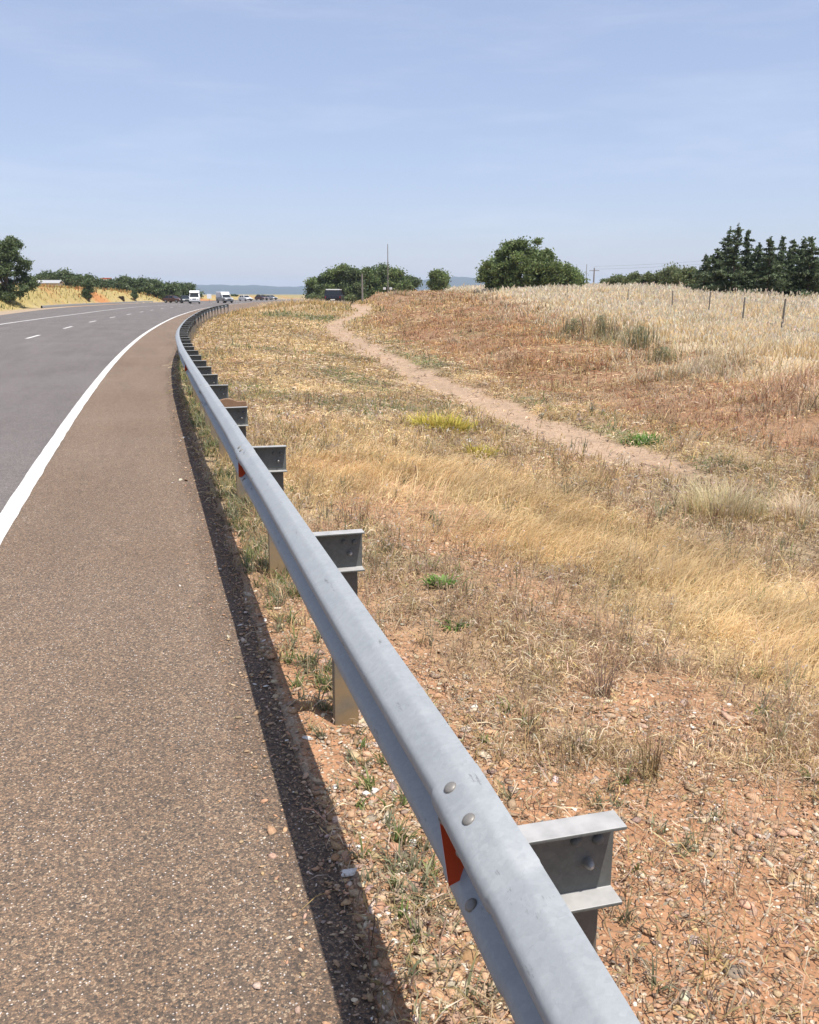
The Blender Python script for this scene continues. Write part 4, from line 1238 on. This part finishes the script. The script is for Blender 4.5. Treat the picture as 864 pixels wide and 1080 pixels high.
def vehicle(name, body_side, green_side, W, paint, wheels, r, label, cat, tumble=.16, roofm=None, roof_t=.06, front_y=None, extra=None):
    """body_side: lower profile (y,z), green_side: glasshouse (y,z) base to roof; front towards -y"""
    t = empty(name, (0, 0, 0)); tag(t, label, cat)
    m = MB(); m.prism([(y, z) for y, z in body_side], 0, -W / 2, W / 2)
    body = m.build('body', paint, t, bevel=.07)
    def taper(poly, w0, zlo, zhi, name, mt, parent, bev=.04):
        m = MB(); n = len(poly); vs = []
        for s in (-1, 1):
            for y, z in poly:
                k = (z - zlo) / (zhi - zlo) if zhi > zlo else 0
                vs.append((s * (w0 / 2 - tumble * max(0, k)), y, z))
        fs = [[i, (i + 1) % n, n + (i + 1) % n, n + i] for i in range(n)] + [list(range(n))[::-1], list(range(n, 2 * n))]
        m.add(vs, fs); return m.build(name, mt, parent, bevel=bev)
    zlo = min(z for y, z in green_side); zhi = max(z for y, z in green_side)
    taper(green_side, W - .06, zlo, zhi, 'window', M_GLASS, t)
    # roof skin and pillars
    tops = sorted([(y, z) for y, z in green_side if z > zhi - .12])
    rp = [(y, z - .0) for y, z in tops] + [(y, z + roof_t) for y, z in tops[::-1]]
    m = MB(); m.prism(rp, 0, -(W / 2 - tumble - .0), W / 2 - tumble - .0); m.build('roof', roofm or paint, t, bevel=.02)
    ymid = sum(y for y, z in tops) / len(tops)
    for s in (-1, 1):
        for (ya, yb) in ((green_side[0][0], tops[0][0]), (green_side[-1][0], tops[-1][0]), (ymid, ymid)):
            m = MB(); m.tube([(s * (W / 2 - .02), ya, zlo), (s * (W / 2 - tumble), yb, zhi + .02)], .045, 6); m.build('pillar', paint, t)
    for y in wheels:
        for s in (-1, 1): wheel(t, s * (W / 2 - .10), y, r, .22)
    fy = min(y for y, z in body_side); by = max(y for y, z in body_side); zt = max(z for y, z in body_side)
    for s in (-1, 1):
        m = MB(); m.box((s * (W / 2 - .27), fy - .0, zt - .3), (.34, .08, .17)); m.build('headlight', M_LAMP, t, bevel=.02)
        m = MB(); m.box((s * (W / 2 - .14), by + .0, zt - .22), (.12, .08, .2)); m.build('tail_light', M_TAIL, t, bevel=.02)
        m = MB(); m.box((s * (W / 2 + .1), green_side[0][0] + .35, zlo + .12), (.18, .1, .14)); m.build('mirror', paint, t, bevel=.03)
    m = MB(); m.box((0, fy - .02, .42), (W - .1, .12, .2)); m.build('bumper', M_GREYP, t, bevel=.03)
    m = MB(); m.box((0, fy - .012, zt - .32), (W * .42, .06, .16)); m.build('grille', M_TYRE, t, bevel=.01)
    m = MB(); m.box((0, by + .03, .62), (.5, .03, .12)); m.build('number_plate', M_CERAMIC, t)
    if extra: extra(t)
    return t

CAR_B = [(-2.15, .3), (-2.2, .55), (-2.05, .78), (-.95, .93), (2.05, .95), (2.2, .75), (2.15, .3)]
CAR_G = [(-.95, .92), (-.15, 1.40), (1.2, 1.42), (1.95, .94)]
SUV_B = [(-2.2, .38), (-2.25, .8), (-2.1, 1.02), (-1.0, 1.12), (2.15, 1.12), (2.22, .8), (2.2, .38)]
SUV_G = [(-1.0, 1.10), (-.45, 1.68), (1.85, 1.70), (2.12, 1.12)]
VAN_B = [(-2.6, .35), (-2.65, .8), (-2.5, 1.15), (-1.75, 1.35), (2.6, 1.35), (2.65, .35)]
VAN_G = [(-1.75, 1.33), (-1.1, 2.15), (-.4, 2.18), (-.3, 1.35)]
def van_extra(t):
    m = MB(); m.prism([(-.3, 1.3), (-.42, 2.2), (-1.35, 2.28), (-.9, 2.72), (2.55, 2.74), (2.62, 1.3)], 0, -1.02, 1.02); m.build('high_roof', M_WHITE, t, bevel=.1)
def box_extra(t):
    m = MB(); m.prism([(.1, 1.1), (.0, 1.55), (-.6, 1.62), (-.3, 2.2), (2.2, 2.22), (2.2, 1.1)], 0, -.92, .92); m.build('canopy', M_WHITE, t, bevel=.08)

def drive(t, px, py, D, face=0):
    p = sight(px, py, D); d = float(Xwhite(p.y + 2) - Xwhite(p.y - 2)) / 4
    t.location = (p.x, p.y, .0); t.rotation_euler = (0, 0, -math.atan(d) + face)
cv = vehicle('camper_van', VAN_B, VAN_G, 2.05, M_WHITE, (-1.7, 1.6), .36, 'white high roofed camper van coming along the road', 'van', .12, extra=van_extra); drive(cv, 205.5, 315, 178, .1); cv.scale = (.88, .88, .88)
drive(vehicle('car', CAR_B, CAR_G, 1.78, M_GREYP, (-1.35, 1.35), .32, 'dark grey car just left of the white camper van', 'car'), 196, 316.5, 190, .25)
drive(vehicle('car', CAR_B, CAR_G, 1.78, M_DARKRED, (-1.35, 1.35), .32, 'maroon car left of the dark grey car', 'car'), 183, 316.5, 196, 1.1)
drive(vehicle('utility_vehicle', SUV_B, SUV_G, 1.9, M_SILVER, (-1.4, 1.4), .38, 'silver utility vehicle with white box canopy right of the camper van', 'utility vehicle', extra=box_extra), 237, 316, 190, .55)
drive(vehicle('car', CAR_B, CAR_G, 1.78, M_WHITE, (-1.35, 1.35), .32, 'white car right of the silver utility vehicle', 'car'), 259, 315, 240, .7)
drive(vehicle('car', CAR_B, CAR_G, 1.78, M_DARKRED, (-1.35, 1.35), .32, 'dark red car further right on the distant road', 'car'), 276, 315, 270, .9)
drive(vehicle('car', CAR_B, CAR_G, 1.78, M_SILVER, (-1.35, 1.35), .32, 'pale silver car furthest right on the distant road', 'car'), 286, 315.5, 290, .9)
t = vehicle('parked_vehicle', SUV_B, SUV_G, 1.95, M_BLACKP, (-1.4, 1.4), .4, 'black off road vehicle with pale roof parked at the end of the dirt track', 'car', roofm=M_WHITE, roof_t=.11)
p = sight(353, 318, 108); t.location = (p.x, p.y, gz(p.x, p.y)); t.rotation_euler = (0, 0, math.pi - .3)

# ------------------------------------------------------------------ far buildings and signs
def shed(px, pyb, D, w, d, h, label, roofm=M_ROOF):
    p = sight(px, pyb, D); z = max(gz(p.x, p.y), 0)
    z = max(z, p.z - .3)
    t = empty('shed', (p.x, p.y, z), -.2); tag(t, label, 'shed')
    m = MB(); m.box((0, 0, h / 2 - .6), (w, d, h + 1.2)); m.build('wall', M_WALL, t)
    m = MB(); m.prism([(-d / 2 - .3, h), (0, h + .55), (d / 2 + .3, h), (d / 2 + .3, h - .1), (0, h + .42), (-d / 2 - .3, h - .1)], 0, -w / 2 - .3, w / 2 + .3); m.build('roof', roofm, t)
    m = MB(); m.box((-w * .2, -d / 2 - .01, h * .42), (1.6, .06, h * .8)); m.build('door', M_GREYP, t)
    return t
shed(53, 305, 190, 4.0, 3, 1.2, 'low shed with pale metal roof among the left skyline trees')
def board(px, pyt, D, w, h, label):
    p = sight(px, pyt, D); z = gz(p.x, p.y)
    t = empty('roadside_sign', (p.x, p.y, z), -.05); tag(t, label, 'sign')
    H = p.z - z
    m = MB(); m.box((0, 0, H - h / 2), (w, .08, h)); m.build('panel', M_SIGNRED, t, bevel=.01)
    m = MB(); m.box((0, -.05, H - h * .36), (w * .8, .02, h * .2)); m.build('stripe', M_SIGNPALE, t)
    m = MB(); m.box((0, .0, (H - h) / 2 - .2), (w * .95, .06, H - h + .4)); m.build('base_panel', M_SIGNPALE, t)
board(112, 293, 236, 2.6, 1.2, 'orange red roadside board above the bank in front of dark trees')
def marker(px, pyt, D, label):
    p = sight(px, pyt, D); z = 0
    t = empty('road_sign', (p.x, p.y, z), -.1); tag(t, label, 'sign')
    m = MB(); m.tube([(0, .03, -.3), (0, .03, p.z)], .04, 8); m.build('post', M_POLE, t)
    m = MB(); m.box((0, 0, p.z - .45), (.9, .03, .9)); m.build('panel', M_WHITE, t, bevel=.005)
marker(220.5, 310, 190, 'small white road sign between the camper van and the silver vehicle')
# low barrier wall along the far side of the road
def far_barrier():
    ys = np.arange(128, 215, 2.0); V = []; F = []
    for y in ys:
        x = float(Xgrassl(y)) + .5
        V += [(x, y, -.06), (x + .05, y, .28), (x + .2, y, .28), (x + .25, y, -.06)]
    for i in range(len(ys) - 1):
        for k in range(3): F.append([i * 4 + k, (i + 1) * 4 + k, (i + 1) * 4 + k + 1, i * 4 + k + 1])
    o = mesh_from('roadside_barrier', np.array(V), F=F, mat=plain('dull_steel', (.20, .19, .17), .6, .2))
    tag(o, 'low dull barrier along the far edge of the road below the orange bank', 'barrier')
far_barrier()

# ------------------------------------------------------------------ sky, sun, camera
SUN_DIR = Vector((.17, -.32, 1)).normalized()
w = bpy.data.worlds.new('World'); sc.world = w; w.use_nodes = True
nt = w.node_tree; bg = nt.nodes['Background']
sky = nt.nodes.new('ShaderNodeTexSky'); sky.sky_type = 'NISHITA'; sky.sun_disc = False
sky.sun_elevation = math.asin(SUN_DIR.z); sky.sun_rotation = math.atan2(SUN_DIR.x, SUN_DIR.y)
sky.air_density = 1.0; sky.dust_density = 1.0; sky.ozone_density = 3.0; sky.altitude = 50
tint = mixc(nt, 1., sky.outputs[0], (1.11, 1.0, 1.08), 'MULTIPLY')
base = mixc(nt, .4, tint, (4.55, 5.35, 7.0))
tcw = nt.nodes.new('ShaderNodeTexCoord'); mpw = N(nt, 'ShaderNodeMapping'); mpw.inputs['Scale'].default_value = (1.6, 1.6, 11); mpw.inputs['Rotation'].default_value = (.06, .03, 0)
nt.links.new(tcw.outputs['Generated'], mpw.inputs[0])
cl = ramp(nt, noise(nt, mpw.outputs[0], 2.2, 7, .62), [(.50, 0.), (.78, .22)])
nt.links.new(mixc(nt, cl, base, (6.6, 7.0, 7.6)), bg.inputs[0]); bg.inputs[1].default_value = .1
sun = bpy.data.lights.new('sun', 'SUN'); sun.energy = 5.0; sun.angle = math.radians(.5); sun.color = (1, .955, .89)
so = bpy.data.objects.new('sun', sun); COL.objects.link(so)
so.rotation_euler = (-SUN_DIR).to_track_quat('-Z', 'Y').to_euler(); so.location = (0, 0, 60)

cam = bpy.data.cameras.new('camera'); co = bpy.data.objects.new('camera', cam); COL.objects.link(co)
co.location = (0, 0, EYE); co.rotation_euler = (math.pi / 2 - PITCH, 0, -YAW)
cam.sensor_fit = 'HORIZONTAL'; cam.sensor_width = 36; cam.lens = 36 * FPX / 864; cam.clip_start = .05; cam.clip_end = 30000
sc.camera = co
sc.view_settings.view_transform = 'Standard'; sc.view_settings.look = 'None'
sc.view_settings.exposure = .46; sc.view_settings.gamma = 1
sc.cycles.max_bounces = 6; sc.cycles.transparent_max_bounces = 8
